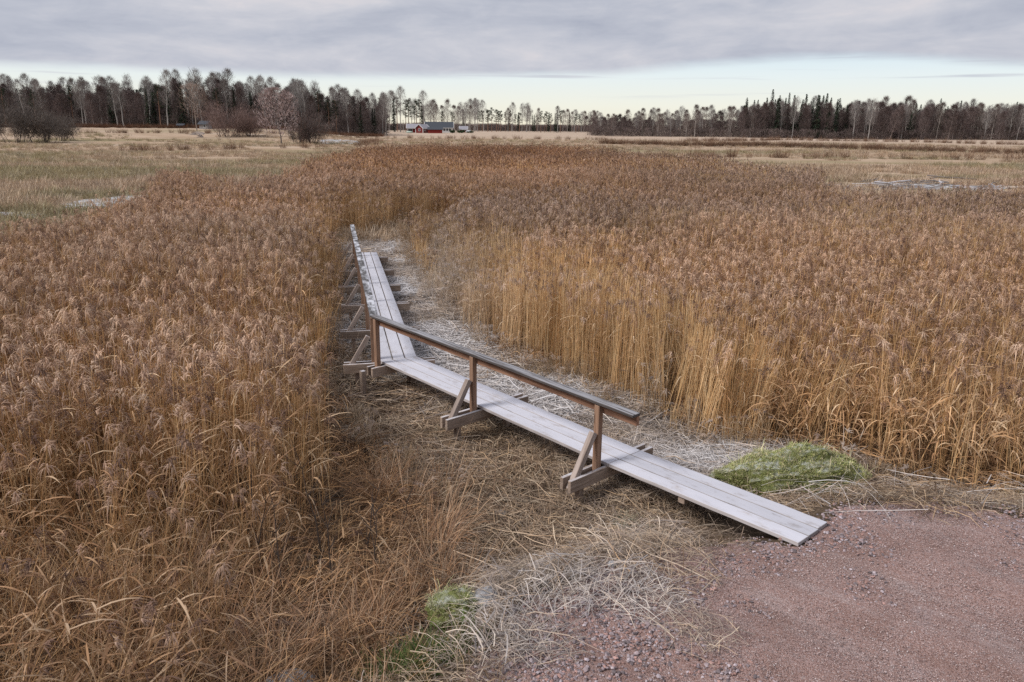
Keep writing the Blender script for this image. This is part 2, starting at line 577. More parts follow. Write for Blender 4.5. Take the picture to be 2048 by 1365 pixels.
def road_sheet():
    xs = np.arange(-6, 12.01, .09); ys = np.arange(-5, 8.6, .09)
    X, Y = np.meshgrid(xs, ys, indexing='ij')
    jit = (fbm(X * 1.7, Y * 1.7) - .5) * .5
    d = polydist(X, Y, ROAD_EDGE, False)
    ins = np.where(inpoly(X, Y, ROAD), d, -d) + jit > -.05
    Z = ground_z(X, Y) + .012
    idx = -np.ones(X.shape, int)
    v = []; f = []
    for i in range(X.shape[0]):
        for j in range(X.shape[1]):
            if ins[i, j]:
                idx[i, j] = len(v)
                v.append((X[i, j], Y[i, j], Z[i, j]))
    for i in range(X.shape[0] - 1):
        for j in range(X.shape[1] - 1):
            q = [idx[i, j], idx[i + 1, j], idx[i + 1, j + 1], idx[i, j + 1]]
            if min(q) >= 0:
                f.append(tuple(int(a) for a in q))
    me = bpy.data.meshes.new("gravel_road")
    me.from_pydata(v, [], f)
    me.polygons.foreach_set('use_smooth', [True] * len(me.polygons))
    me.update()
    return me


g = new_obj("gravel_road", road_sheet(), m_road)
tag(g, "pinkish red gravel road at the foot of the boardwalk", "road", kind="structure")

# ------------------------------------------------------------------ boardwalk
BX, BY = -2.2457, 12.6023
T1, S1, L1 = -0.8365, -0.0213, 5.1558
T1B, S1B, L1B = -0.8469, 0.0128, 2.5212
T2, S2, L2 = 1.7974, -0.0084, 12.35
WID = 0.6276
PTH = .045


def frame(origin, th, slope, flip):
    x = Vector((math.cos(th), math.sin(th), slope)).normalized()
    y = Vector((-math.sin(th), math.cos(th), 0)) if not flip else Vector((math.sin(th), -math.cos(th), 0))
    z = x.cross(y) if not flip else y.cross(x)
    return x, y, z, Vector(origin)


board = empty("boardwalk", (BX, BY, WET_Z))
tag(board, "narrow frosted plank boardwalk with a one-sided handrail bending through the reeds", "boardwalk")
bpy.context.view_layer.update()


def oriented(name, mesh, xax, zax, origin, parent, mat=None):
    """mesh local x along xax, z about zax; placed in world, kept when parented"""
    x = Vector(xax).normalized()
    z = (Vector(zax) - x * Vector(zax).dot(x)).normalized()
    y = z.cross(x)
    m = Matrix((x, y, z)).transposed().to_4x4()
    m.translation = Vector(origin)
    o = new_obj(name, mesh, mat)
    o.parent = parent
    pw = Matrix.Translation(parent.matrix_world.translation) if parent is board else parent.matrix_world
    o.matrix_parent_inverse = Matrix.Identity(4)
    o.matrix_local = pw.inverted() @ m
    return o


def bev(me, w_=.004):
    bm = bmesh.new(); bm.from_mesh(me)
    bmesh.ops.bevel(bm, geom=list(bm.edges), offset=w_, segments=1, affect='EDGES')
    bm.to_mesh(me); bm.free()
    return me


def timber(name, length, wy, wz, mat, z0=0.0, twist=0.0, xs0=(0, 0), xs1=None, n=1):
    """beam from x=0..length, centred in y, z from z0 to z0+wz; xs0 / xs1 = x of the two ends at -y and +y side (mitres)"""
    xs1 = xs1 or (length, length)
    b = MB()
    h = wy / 2
    rings = []
    for i in range(n + 1):
        t_ = i / n
        xa = xs0[0] + (xs1[0] - xs0[0]) * t_; xb = xs0[1] + (xs1[1] - xs0[1]) * t_
        dzv = (rnd.uniform(-.0022, .0022) if 0 < i < n else 0)
        rings.append(len(b.v))
        b.v += [Vector((xa, -h, z0 + dzv)), Vector((xb, h, z0 + dzv)), Vector((xb, h, z0 + wz + dzv)), Vector((xa, -h, z0 + wz + dzv))]
    for i in range(n):
        a = rings[i]; c_ = rings[i + 1]
        for k_ in range(4):
            k2 = (k_ + 1) % 4
            b.face((a + k_, a + k2, c_ + k2, c_ + k_), (1, 1, 1))
    a = rings[0]; c_ = rings[-1]
    b.face((a + 3, a + 2, a + 1, a), (1, 1, 1)); b.face((c_, c_ + 1, c_ + 2, c_ + 3), (1, 1, 1))
    me = b.mesh(name, mat)
    bm = bmesh.new(); bm.from_mesh(me)
    bmesh.ops.recalc_face_normals(bm, faces=bm.faces)
    ed = [e for e in bm.edges if len(e.link_faces) == 2 and e.calc_face_angle(0) > .5]
    bmesh.ops.bevel(bm, geom=ed, offset=.004, segments=1, affect='EDGES')
    bm.to_mesh(me); bm.free()
    return me


# segment frames: x along, n = inward across (towards the far side of the deck)
B0 = Vector((BX, BY, 0))
D1 = Vector((math.cos(T1), math.sin(T1), S1)); N1 = Vector((-math.sin(T1), math.cos(T1), 0))
D1B = Vector((math.cos(T1B), math.sin(T1B), S1B)); N1B = Vector((-math.sin(T1B), math.cos(T1B), 0))
D2 = Vector((math.cos(T2), math.sin(T2), S2)); N2 = Vector((math.sin(T2), -math.cos(T2), 0))
UPV = Vector((0, 0, 1))
# mitre line from B0 to the inner corner
A_ = Matrix(((D1.x, -D2.x), (D1.y, -D2.y)))
rr_ = Vector(((N2 - N1).x * WID, (N2 - N1).y * WID))
ab = A_.inverted() @ rr_
K1, K2 = ab.x / WID, ab.y / WID          # shift along each segment for each metre across


def planks(D, N, origin, length, gap, k0, k1_off, side, stag=0.0):
    """three boards; k0 = mitre slope at the start; side +1 when N is to the left of D"""
    pw_ = (WID - 2 * gap) / 3
    for i in range(3):
        c0 = i * (pw_ + gap); c1 = c0 + pw_
        mid = (c0 + c1) / 2
        o = origin + N * mid
        lo, hi = (c0, c1) if side > 0 else (c1, c0)
        extra = rnd.uniform(-.012, .012)
        me = timber("plank", length, pw_, PTH, MAT_PLANK, -PTH, xs0=(k0 * lo + .002, k0 * hi + .002), xs1=(length + extra, length + extra), n=10)
        ob = oriented("plank", me, D, UPV, o, board)


planks(D1, N1, B0, L1 - .004, .014, K1, 0, 1)
J0 = B0 + D1 * L1
planks(D1B, N1B, J0, L1B, .014, 0, 0, 1)
planks(D2, N2, B0, L2, .018, K2, 0, -1)
END1 = J0 + D1B * L1B


def support(P, D, N, post=True, inner=.93, outer=.64, brace=True, rail_z=.77, post_n=-.10, leg_len=None):
    """pair of cross beams under the deck, legs to the ground, a rail post between the beams and a slanting brace"""
    D = Vector((D.x, D.y, 0)).normalized()
    top = P.z - PTH - .003
    for s_ in (-1, 1):
        o = P + D * (s_ * .0665) + N * (-outer + rnd.uniform(-.02, .02)) ; o.z = top - .16
        oriented("cross_beam", timber("cross_beam", inner + outer, .048, .16, MAT_BEAM), N, UPV, o, board)
    for nn in (-.40, .55):
        q = P + N * nn
        gz = float(ground_z(q.x, q.y)) - .12
        oriented("support_leg", timber("support_leg", top - .03 - gz, .08, .08, MAT_BEAM, -.04), UPV, D, Vector((q.x, q.y, gz)), board)
    if post:
        q = P + N * post_n
        z0 = top - .15
        oriented("rail_post", timber("rail_post", P.z + rail_z - z0, .080, .078, MAT_POST, -.039), UPV, N, Vector((q.x, q.y, z0)), board)
    if brace:
        a = P + N * (-outer + .07) ; a.z = top - .16
        bq = P + N * (post_n - .082); bq.z = P.z + rail_z * .56
        oriented("brace", timber("brace", (bq - a).length, .078, .076, MAT_BRACE, -.038), bq - a, D, a, board)


support(B0 + D1 * 2.63, D1, N1)
support(B0 + D1 * 5.05, D1, N1)
# bend: pair under the corner
support(B0 + D1 * .06, D1, N1, brace=False, outer=.25, inner=.3)
for q in (.13, 2.42, 4.80, 7.0, 9.28, 11.6):
    support(B0 + D2 * q, D2, N2, post_n=-.11, rail_z=.74)
# sleepers under the ramp
for q, dz_ in ((L1B * .43, -.17), (L1B - .18, -.11)):
    o = J0 + D1B * q + N1B * .03
    o.z += -PTH - .09
    oriented("sleeper", timber("sleeper", WID - .06, .09, .085, MAT_BEAM), N1B, UPV, o, board)


def rail(P0, P1, N, mitre0, capm, capw=.135):
    D = (P1 - P0)
    L = D.length
    beam = oriented("handrail_beam", timber("handrail_beam", L - .02, .048, .125, MAT_RAIL, -.125, n=6), D, UPV, P0 + D.normalized() * .01 + N * .06, board)
    x = D.normalized(); z = (UPV - x * UPV.dot(x)).normalized(); y = z.cross(x)
    bw = Matrix((x, y, z)).transposed().to_4x4(); bw.translation = P0 + x * .01 + N * .06
    m = Matrix((x, y, z)).transposed().to_4x4(); m.translation = P0 + N * .012 + UPV * .002
    s_ = 1 if y.dot(N) > 0 else -1
    me = timber("cap_board", L, capw, .036, capm, 0, xs0=(-mitre0 * s_ * capw / 2, mitre0 * s_ * capw / 2), n=8)
    cap = new_obj("cap_board", me)
    cap.parent = beam
    cap.matrix_local = bw.inverted() @ m


RZ1 = .785
ro = -.10
C0 = B0 + N1 * ro + N1 * 0
# rail corner = offset corner outside the deck
RC = B0 + (D1 * K1 + N1) * ro
rail(RC + UPV * RZ1, B0 + D1 * 5.62 + N1 * ro + UPV * RZ1, N1, K1, MAT_CAP_NEAR)
rail(RC + UPV * (RZ1 - .004), B0 + D2 * 13.35 + N2 * (ro - .01) + UPV * (RZ1 - .04), N2, K2, MAT_CAP)

# ------------------------------------------------------------------ scattered growth (uncountable: one object for each bed)
def scatter(name, meshes, pts, rot, scl, idx, tint, frost, label, cat):
    """one object: a cloud of base points, each carrying one of the given meshes"""
    pc_ = bpy.data.collections.new("source_" + name)
    for i, me in enumerate(meshes):
        o = bpy.data.objects.new("s%03d_%s" % (i, name), me)
        pc_.objects.link(o)
    n = len(pts)
    me = bpy.data.meshes.new(name)
    me.vertices.add(n)
    me.vertices.foreach_set('co', np.asarray(pts, np.float32).ravel())
    def put(nm, typ, data, fld):
        a = me.attributes.new(nm, typ, 'POINT')
        a.data.foreach_set(fld, np.asarray(data).ravel())
    put('rot', 'FLOAT_VECTOR', np.asarray(rot, np.float32), 'vector')
    put('scl', 'FLOAT_VECTOR', np.asarray(scl, np.float32), 'vector')
    put('idx', 'INT', np.asarray(idx, np.int32), 'value')
    put('tint', 'FLOAT_VECTOR', np.asarray(tint, np.float32), 'vector')
    put('frost', 'FLOAT', np.asarray(frost, np.float32), 'value')
    o = new_obj(name, me)
    ng = bpy.data.node_groups.new("scatter_" + name, 'GeometryNodeTree')
    ng.interface.new_socket('Geometry', in_out='INPUT', socket_type='NodeSocketGeometry')
    ng.interface.new_socket('Geometry', in_out='OUTPUT', socket_type='NodeSocketGeometry')
    N_ = ng.nodes
    gi = N_.new('NodeGroupInput'); go = N_.new('NodeGroupOutput')
    iop = N_.new('GeometryNodeInstanceOnPoints')
    ci = N_.new('GeometryNodeCollectionInfo')
    ci.inputs['Collection'].default_value = pc_
    ci.inputs['Separate Children'].default_value = True
    ci.inputs['Reset Children'].default_value = True
    def attr(nm, typ):
        a = N_.new('GeometryNodeInputNamedAttribute'); a.data_type = typ
        a.inputs[0].default_value = nm
        return a.outputs[0]
    e2r = N_.new('FunctionNodeEulerToRotation')
    L = ng.links.new
    L(gi.outputs[0], iop.inputs['Points'])
    L(ci.outputs[0], iop.inputs['Instance'])
    iop.inputs['Pick Instance'].default_value = True
    L(attr('idx', 'INT'), iop.inputs['Instance Index'])
    L(attr('rot', 'FLOAT_VECTOR'), e2r.inputs[0])
    L(e2r.outputs[0], iop.inputs['Rotation'])
    L(attr('scl', 'FLOAT_VECTOR'), iop.inputs['Scale'])
    L(iop.outputs[0], go.inputs[0])
    md = o.modifiers.new("scatter", 'NODES')
    md.node_group = ng
    tag(o, label, cat, kind="stuff")
    return o


def V(*a):
    return Vector(a)


def jit(c, rr, a=.2):
    k_ = 1 + rr.uniform(-a, a)
    return (c[0] * k_, c[1] * k_, c[2] * k_)


STEM = [(.58, .395, .20), (.52, .335, .16), (.63, .47, .275), (.43, .265, .125)]
LEAF = [(.50, .34, .20), (.42, .265, .145), (.60, .46, .31), (.30, .18, .10)]
HEAD = [(.36, .25, .185), (.25, .16, .115), (.52, .40, .31), (.14, .085, .062), (.42, .29, .205), (.46, .335, .25), (.20, .125, .09)]


def blade(b, p, az, ln, wd, rise, droop, c, rr, n=4):
    """leaf arching away from p"""
    dx, dy = math.cos(az), math.sin(az)
    side = V(-dy, dx, 0)
    if rr.random() < .6:
        side = (side + V(0, 0, rr.uniform(-.9, .9))).normalized()
    pts = []; ws = []
    for i in range(n + 1):
        t_ = i / n
        pts.append(p + V(dx * ln * t_ * (1 - .18 * t_), dy * ln * t_ * (1 - .18 * t_), ln * (rise * t_ - droop * t_ * t_)))
        ws.append(wd * (1 - t_ ** 2.2) * (.55 + .9 * min(t_ * 3, 1) * .5) + .0008)
    b.ribbon(pts, ws, side, c)


def reed_stem(b, rr, x, y, h, lean, head, leaves, rad, wind, strands=13, leafw=(.012, .021), headw=1.0, nseg=4, sides=3):
    base = V(x, y, -.04)
    pts = [base + V(lean.x * h * (i / nseg) ** 1.7, lean.y * h * (i / nseg) ** 1.7, h * (i / nseg) * (1 - .25 * lean.length_squared)) for i in range(nseg + 1)]
    c = jit(rr.choice(STEM), rr)
    if sides >= 3:
        b.tube(pts, [rad * (1 - .45 * i / nseg) for i in range(nseg + 1)], sides, c, cap=False)
    else:
        a_ = rr.uniform(0, 3.14)
        b.ribbon(pts, [2 * rad * (1 - .45 * i / nseg) for i in range(nseg + 1)], V(math.cos(a_), math.sin(a_) * .4, 0).normalized(), c)
    for _ in range(leaves):
        t_ = rr.uniform(.25, .9)
        i = min(int(t_ * nseg), nseg - 1); f_ = t_ * nseg - i
        p = pts[i].lerp(pts[i + 1], f_)
        blade(b, p, wind + rr.gauss(0, 1.3), rr.uniform(.22, .52), rr.uniform(*leafw), rr.uniform(.4, 1.3), rr.uniform(.3, 1.2), jit(rr.choice(LEAF), rr))
    if head:
        tip = pts[-1]; d = (pts[-1] - pts[-2]).normalized()
        hc = rr.choice(HEAD)
        hl = rr.uniform(.13, .23)
        for k_ in range(strands):
            t_ = k_ / strands
            p = tip + d * (hl * .55 * (t_ - .35)) + V(rr.gauss(0, .006), rr.gauss(0, .006), 0)
            az_ = wind + rr.gauss(0, .75)
            ln = hl * rr.uniform(.55, 1.0) * (1.1 - .45 * t_)
            blade(b, p, az_, ln, rr.uniform(.008, .017) * headw, rr.uniform(.5, 1.3), rr.uniform(.9, 1.9), jit(hc, rr, .28), rr, 3)


def clump(seed, n, rad, h0, h1, headp, leaves, srad, leanamp=.06, **kw):
    rr = random.Random(seed)
    b = MB()
    wind = rr.uniform(-.6, .6)
    for _ in range(n):
        a = rr.uniform(0, 6.283); r_ = rad * math.sqrt(rr.random())
        lean = V(rr.gauss(.03, leanamp), rr.gauss(0, leanamp), 0)
        reed_stem(b, rr, r_ * math.cos(a), r_ * math.sin(a), rr.uniform(h0, h1), lean, rr.random() < headp, rr.randint(*leaves), srad * rr.uniform(.8, 1.25), wind, **kw)
    return b.mesh("reed_clump", MAT_REED)


# leaf blades take (.., rr) : fix the argument order used above
_blade = blade
def blade(b, p, az, ln, wd, rise, droop, c, rr=rnd, n=4):
    _blade(b, p, az, ln, wd, rise, droop, c, rr, n)


CL_HEAD = [clump(100 + i, 11, .21, 1.35, 2.05, .62, (1, 3), .0042) for i in range(7)]
CL_BARE = [clump(200 + i, 21, .22, 1.45, 1.92, .10, (0, 1), .0042, leanamp=.045) for i in range(6)]
CL_LEAF = [clump(300 + i, 9, .22, .95, 1.6, .25, (2, 5), .0042, leanamp=.16, leafw=(.014, .026)) for i in range(6)]
CL_MESS = [clump(400 + i, 17, .25, .8, 1.65, .06, (0, 1), .0034, leanamp=.27, leafw=(.012, .022)) for i in range(6)]
CL_MID = [clump(500 + i, 13, .33, 1.4, 2.05, .72, (1, 2), .0062, strands=9, headw=1.8, nseg=3, leafw=(.02, .03)) for i in range(6)]
CL_FAR = [clump(600 + i, 16, .6, 1.4, 2.1, .8, (0, 1), .011, strands=6, headw=3.0, nseg=2, sides=2, leafw=(.03, .05)) for i in range(6)]
CL_TAN = [clump(700 + i, 15, .5, 1.0, 1.6, .15, (1, 2), .009, strands=4, headw=2.2, nseg=2, sides=2, leafw=(.03, .05)) for i in range(4)]
REED_MESHES = CL_HEAD + CL_BARE + CL_LEAF + CL_MESS + CL_MID + CL_FAR + CL_TAN
off_ = np.cumsum([0] + [len(q) for q in (CL_HEAD, CL_BARE, CL_LEAF, CL_MESS, CL_MID, CL_FAR, CL_TAN)])
HALF = math.radians(40)


def grid_pts(x0, x1, y0, y1, step, poly, fov=HALF):
    xs = np.arange(x0, x1, step); ys = np.arange(y0, y1, step)
    X, Y = np.meshgrid(xs, ys)
    X = X.ravel() + rng.uniform(-.55, .55, X.size) * step
    Y = Y.ravel() + rng.uniform(-.55, .55, Y.size) * step
    m = (np.abs(np.arctan2(X, np.maximum(Y + 2.5, .01))) < fov)
    if poly is not None:
        m &= inpoly(X, Y, poly)
    return X[m], Y[m]


def pick(kind, n):
    return off_[kind] + rng.integers(0, off_[kind + 1] - off_[kind], n)


def reed_bed(X, Y, far):
    """choose kind, size, colour for every base point of a bed"""
    n = len(X)
    de = polydist(X, Y, TRAMPLED)
    right = X > np.interp(Y, [5, 13, 36, 120], [0, -1.5, -4, -4])
    kind = np.zeros(n, int)
    u = rng.random(n)
    pn = fbm(X * .16 + 3, Y * .16 + 7)
    if far == 0:
        fr_edge = right & (de < (1.75 + .7 * pn + .5 * u) * (1 - .8 * smooth(X, 2.2, 5.0))) & (Y > 9.6)
        kind[fr_edge] = 1
        kind[(~right) & (de < .55) & (u < .75) & (Y > 9)] = 1
        kind[right & (pn < .42) & (u < .5)] = 1
        lf = right & (X > 3.6) & (Y < 12.5) & (u < .75 - .16 * de)
        kind[lf] = 2
        nearl = (~right) & (u < smooth(-Y, -8.6, -6.4))
        kind[nearl] = np.where(rng.random(nearl.sum()) < .88, 3, 2)
        kind[(~right) & (kind == 0) & (u < .10)] = 2
    elif far == 1:
        kind[:] = 4
        kind[(pn < .40) & (u < .6)] = 1
        edge = (de < 1.3) & (u < .85)
        kind[edge] = 1
    else:
        kind[:] = 5
        kind[(pn < .36) & (u < .5)] = 6
    idx = np.zeros(n, int)
    for k_ in range(7):
        m = kind == k_
        idx[m] = pick(k_, m.sum())
    hs = .74 + .42 * fbm(X * .35 + 31, Y * .35) + rng.normal(0, .06, n)
    if far == 0:
        hs = hs * (1 - .42 * (~right) * smooth(-Y, -9.0, -5.6))
        lowside = (~right) & (X > -.255 * Y - .25 * u - .9 * smooth(-Y, -8.5, -6.0))
        kl = lowside & (Y < 16)
        idx[kl] = pick(3, kl.sum())
        hs = np.where(kl, .25 + .25 * u, hs)
        keep = ~kl | (u < .32)
        X, Y, idx, hs, de, u, right = X[keep], Y[keep], idx[keep], hs[keep], de[keep], u[keep], right[keep]
        n = len(X)
    # frost clings to the shaded corner of the cut bed
    fr = np.zeros(n)
    if far < 2:
        core = np.exp(-(((X + 2.2 + .06 * (Y - 20)) / 1.8) ** 2 + ((Y - 22) / 7.5) ** 2)) * np.exp(-de / 1.2) * right
        fr = np.clip(core * 1.0 + .08 * rng.random(n), 0, .6)
        tip = smooth(Y, 14.5, 19.0) * right
        hs = hs * (1 - tip * .62 * (1 - smooth(de, 0, 2.6)))
        hs = hs * (1 - .35 * (~right) * (1 - smooth(de, 0, .8)))
    scl = np.stack([np.ones(n) * (1 if far < 2 else 1.0), np.ones(n), hs], -1)
    warm = fbm(X * .07 + 50, Y * .07 + 20)[:, None]
    tint = np.array([[1.09, 1.04, 1.00]]) + (warm - .5) * np.array([[.42, .22, -.05]])
    tint = tint * (.80 + .42 * fbm(X * .22 + 5, Y * .12 + 60))[:, None]
    stemk = ((idx >= off_[1]) & (idx < off_[2]))[:, None] * right[:, None]
    tint = tint * (1 + stemk * np.array([[.12, .16, .20]]))
    red = (np.exp(-((Y - 85) / 26) ** 2) * np.exp(-((X + 2) / 16) ** 2))[:, None]
    tint = tint * (1 - red * np.array([[.24, .34, .38]]))
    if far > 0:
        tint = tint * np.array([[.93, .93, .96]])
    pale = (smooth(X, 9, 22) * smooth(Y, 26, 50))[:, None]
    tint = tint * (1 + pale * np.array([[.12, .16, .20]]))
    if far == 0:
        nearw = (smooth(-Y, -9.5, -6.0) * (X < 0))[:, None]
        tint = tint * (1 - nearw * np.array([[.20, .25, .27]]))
    lm = smooth(fbm(X * .45 + 77, Y * .45 + 13), .52, .72)
    edge_ = np.exp(-de / .5)
    sg = .03 + .10 * edge_ * np.where(right, .3, 1.0) + .05 * lm
    rot = np.stack([rng.normal(0, 1, n) * sg + lm * .30 * (fbm(X * .3 + 9, Y * .3) - .5) * 2, rng.normal(0, 1, n) * sg + lm * .16, rng.normal(0, 1.1, n)], -1)
    z = ground_z(X, Y)
    return np.stack([X, Y, z], -1), rot, scl, idx, tint, fr


LEFT = [(-8.5, 40), (-7.37, 33.82)] + TRAMPLED_L[1:] + [(-1.0, 5.0), (-1.6, 4.3), (-8.0, 2.5), (-15, 9), (-14.8, 19), (-13.6, 24.5), (-14.2, 29), (-16, 34), (-16.8, 40)]
RIGHT = [(-6.9, 31.5), (-7.5, 34.5), (-8.5, 40), (15, 40), (14.8, 35.5), (18, 33), (24, 37.5), (34, 39), (34, 14), (14, 8.6)] + TRAMPLED_R[1:]
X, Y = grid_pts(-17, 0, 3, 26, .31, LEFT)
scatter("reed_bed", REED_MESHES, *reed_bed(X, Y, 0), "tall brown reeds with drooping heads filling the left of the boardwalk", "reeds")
X, Y = grid_pts(-8, 24, 8, 26, .30, RIGHT)
scatter("reed_bed", REED_MESHES, *reed_bed(X, Y, 0), "golden reed wall standing right of the boardwalk with brown heads behind", "reeds")
MIDP = [(-8.5, 40), (-7.37, 33.82), (-6.4, 25), (-13.6, 25), (-14.2, 29), (-16, 34), (-20.5, 46), (-17.5, 43.5), (-13.6, 38.5), (-13.4, 44), (-14, 50), (20, 51), (16, 42), (14.8, 35.5), (18, 33),
        (24, 37.5), (34, 39), (34, 25), (-3.2, 25), (-3.6, 27.83), (-4.1, 30.0), (-3.9, 31.6), (-2.9, 33.4), (-3.5, 34.3), (-4.8, 33.8), (-5.8, 32.2), (-6.7, 31)]
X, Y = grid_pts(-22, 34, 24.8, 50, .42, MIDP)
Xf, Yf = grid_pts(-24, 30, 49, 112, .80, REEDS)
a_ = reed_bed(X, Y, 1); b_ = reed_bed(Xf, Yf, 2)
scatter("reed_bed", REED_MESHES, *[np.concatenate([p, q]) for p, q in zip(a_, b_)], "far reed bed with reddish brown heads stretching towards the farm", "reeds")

# lying straw on the trodden strip
def litter_patch(seed, n=130, rad=.34, l0=.07, l1=.45, wk=1.0):
    rr = random.Random(seed); b = MB()
    main = rr.uniform(0, 3.14)
    tones = [(.42, .32, .23), (.30, .215, .15), (.56, .46, .35), (.17, .115, .08), (.47, .34, .22), (.12, .08, .055)]
    for _ in range(n):
        a = rr.uniform(0, 6.28); r_ = rad * math.sqrt(rr.random())
        az_ = main + rr.gauss(0, .8); ln = rr.uniform(l0, l1)
        z0 = rr.uniform(.0, .07); tilt = rr.gauss(0, .06)
        d = V(math.cos(az_), math.sin(az_), tilt); sd = V(-math.sin(az_), math.cos(az_), rr.uniform(-.6, .6)).normalized()
        p = V(r_ * math.cos(a), r_ * math.sin(a), z0)
        bend = rr.gauss(0, .12)
        pts = [p + d * (ln * (t_ - .5)) + sd * (bend * ln * (t_ - .5) ** 2) + V(0, 0, .03 * (1 - 4 * (t_ - .5) ** 2) * rr.random()) for t_ in (0, .33, .66, 1)]
        wd = rr.choice([.0025, .003, .004, .005, .008]) * wk
        b.ribbon(pts, [wd, wd, wd * .9, wd * .4], sd, jit(rr.choice(tones), rr, .25))
    return b.mesh("litter_patch", MAT_LITTER)


LIT = [litter_patch(900 + i) for i in range(8)] + [litter_patch(920 + i, 60, .36, .25, .9, 2.3) for i in range(6)]
WALK = TRAMPLED
X, Y = grid_pts(-8, 9, 4.5, 36.5, .27, WALK, R(48))
n = len(X)
droad = np.where(inpoly(X, Y, ROAD), polydist(X, Y, ROAD_EDGE, False), -polydist(X, Y, ROAD_EDGE, False))
on = droad > .12
shoulder = np.exp(-((X - .6) / 1.0) ** 2 - ((Y - 6.0) / .75) ** 2)
keep = (~on) | (rng.random(n) < shoulder * np.where(Y < 5.5, .3, .8))
keep &= ~((droad > -.45) & (X > 1.7) & (rng.random(n) < np.where(X > 4.1, .25, .8)))
keep &= ~((droad > -.8) & (X > 2.6) & (X < 4.2) & (Y < 7.9))
keep &= ~((np.abs((X - BX) * N1.x + (Y - BY) * N1.y - .3) < .62) & (Y < 8.35) & (X > 1.9))
keep &= (np.hypot(X + .42, Y - 6.08) > .40) & (np.hypot((X + .68) / .5, (Y - 5.45) / .4) > 1)
X, Y = X[keep], Y[keep]; n = len(X)
dl = (X - BX) * N1.x + (Y - BY) * N1.y
fr = np.clip(.08 + .62 * smooth(dl, .5, 1.5) * smooth(Y, 8, 13) + .55 * np.exp(-((X + 2.2) / 1.3) ** 2 - ((Y - 20) / 5.5) ** 2) + .40 * np.exp(-((X - 2.6) / 1.2) ** 2 - ((Y - 9.9) / .9) ** 2)
             + .6 * np.exp(-((X - .6) / 1.1) ** 2 - ((Y - 6.1) / .7) ** 2) + rng.normal(0, .12, n), 0, .8)
fr = np.where((dl < 0) & (X < 1.0) & (Y > 6.9), fr * .35, fr)
fr = fr * (.45 + .9 * smooth(fbm(X * 1.1 + 40, Y * 1.1), .38, .62))
tint = np.ones((n, 3)) * (.55 + .6 * fbm(X * .8, Y * .8)[:, None]) * np.array([[1.0, .96, .92]])
rot = np.stack([rng.normal(0, .06, n), rng.normal(0, .06, n), rng.uniform(0, 6.28, n)], -1)
scatter("straw_litter", LIT, np.stack([X, Y, ground_z(X, Y) + .005], -1), rot, np.ones((n, 3)) * rng.uniform(.8, 1.25, (n, 1)) * np.array([[1, 1, 1.5]]), np.where((Y > 11.5) & (rng.random(n) < .8), 8 + rng.integers(0, 6, n), rng.integers(0, 8, n)), tint, fr,
        "flattened dead reed straw, partly frosted, along the boardwalk", "straw")
# stubble of broken stems along the edges of the trodden strip
X, Y = grid_pts(-8, 9, 8, 34, .26, WALK, R(45))
dt = np.minimum(polydist(X, Y, TRAMPLED_R, False), polydist(X, Y, TRAMPLED_L, False) * 1.4)
dk1 = np.abs((X - BX) * N1.x + (Y - BY) * N1.y - .3); dk2 = np.abs((X - BX) * N2.x + (Y - BY) * N2.y - .3)
m = (rng.random(len(X)) < 1.15 * np.exp(-dt / .42)) & ~((dk1 < .5) & (Y < 12.9)) & ~((dk2 < .48) & (Y > 12.2)) & (polydist(X, Y, ROAD_EDGE, False) > .8)
X, Y, dt = X[m], Y[m], dt[m]; n = len(X)
hs_ = np.clip(.34 * np.exp(-dt / .5) + rng.normal(.10, .06, n), .06, .5) * np.where(X > 2.5, .7, 1.0)
frs = np.clip(.25 + .45 * np.exp(-((X + 2.4) / 2.0) ** 2 - ((Y - 21) / 7.0) ** 2) + rng.normal(0, .12, n), 0, .75)
scatter("reed_stubble", CL_BARE + CL_MESS, np.stack([X, Y, ground_z(X, Y)], -1), np.stack([rng.normal(0, .28, n), rng.normal(0, .28, n), rng.uniform(0, 6.28, n)], -1),
        np.stack([np.ones(n) * .8, np.ones(n) * .8, hs_], -1), rng.integers(0, 12, n), np.ones((n, 3)) * rng.uniform(.7, 1.0, (n, 1)), frs,
        "short broken reed stubble along the edge of the cut strip", "stubble")
# longer loose stalks on top
LONG = [litter_patch(950 + i, 10, .45, .4, 1.1, .9) for i in range(6)]
X, Y = grid_pts(-8, 9, 5.6, 35, .42, WALK, R(48))
dr2 = np.where(inpoly(X, Y, ROAD), 1, -1) * polydist(X, Y, ROAD_EDGE, False)
m = ((dr2 < .05) & (rng.random(len(X)) < .8) | ((dr2 < .5) & (rng.random(len(X)) < .15))) & (np.hypot(X + .42, Y - 6.08) > .6)
d1_ = np.abs((X - BX) * N1.x + (Y - BY) * N1.y - .3); d2_ = np.abs((X - BX) * N2.x + (Y - BY) * N2.y - .3)
m &= ~((d1_ < .85) & (Y < 12.8)) & ~((d2_ < .5) & (Y > 12.3))
X, Y = X[m], Y[m]; n = len(X)
rot = np.stack([rng.normal(0, .05, n), rng.normal(0, .05, n), rng.uniform(0, 6.28, n)], -1)
dl = (X - BX) * N1.x + (Y - BY) * N1.y
scatter("loose_stalks", LONG, np.stack([X, Y, ground_z(X, Y) + .05], -1), rot, np.ones((n, 3)) * rng.uniform(.8, 1.2, (n, 1)) * np.array([[1, 1, 1.6]]), rng.integers(0, 6, n),
        np.ones((n, 3)) * rng.uniform(.7, 1.25, (n, 1)) * np.array([[1.1, 1.0, .92]]), np.clip(rng.normal(.12, .15, n) + .6 * smooth(dl, .5, 1.5), 0, .85),
        "longer broken reed stalks strewn on top of the flattened straw", "stalks")
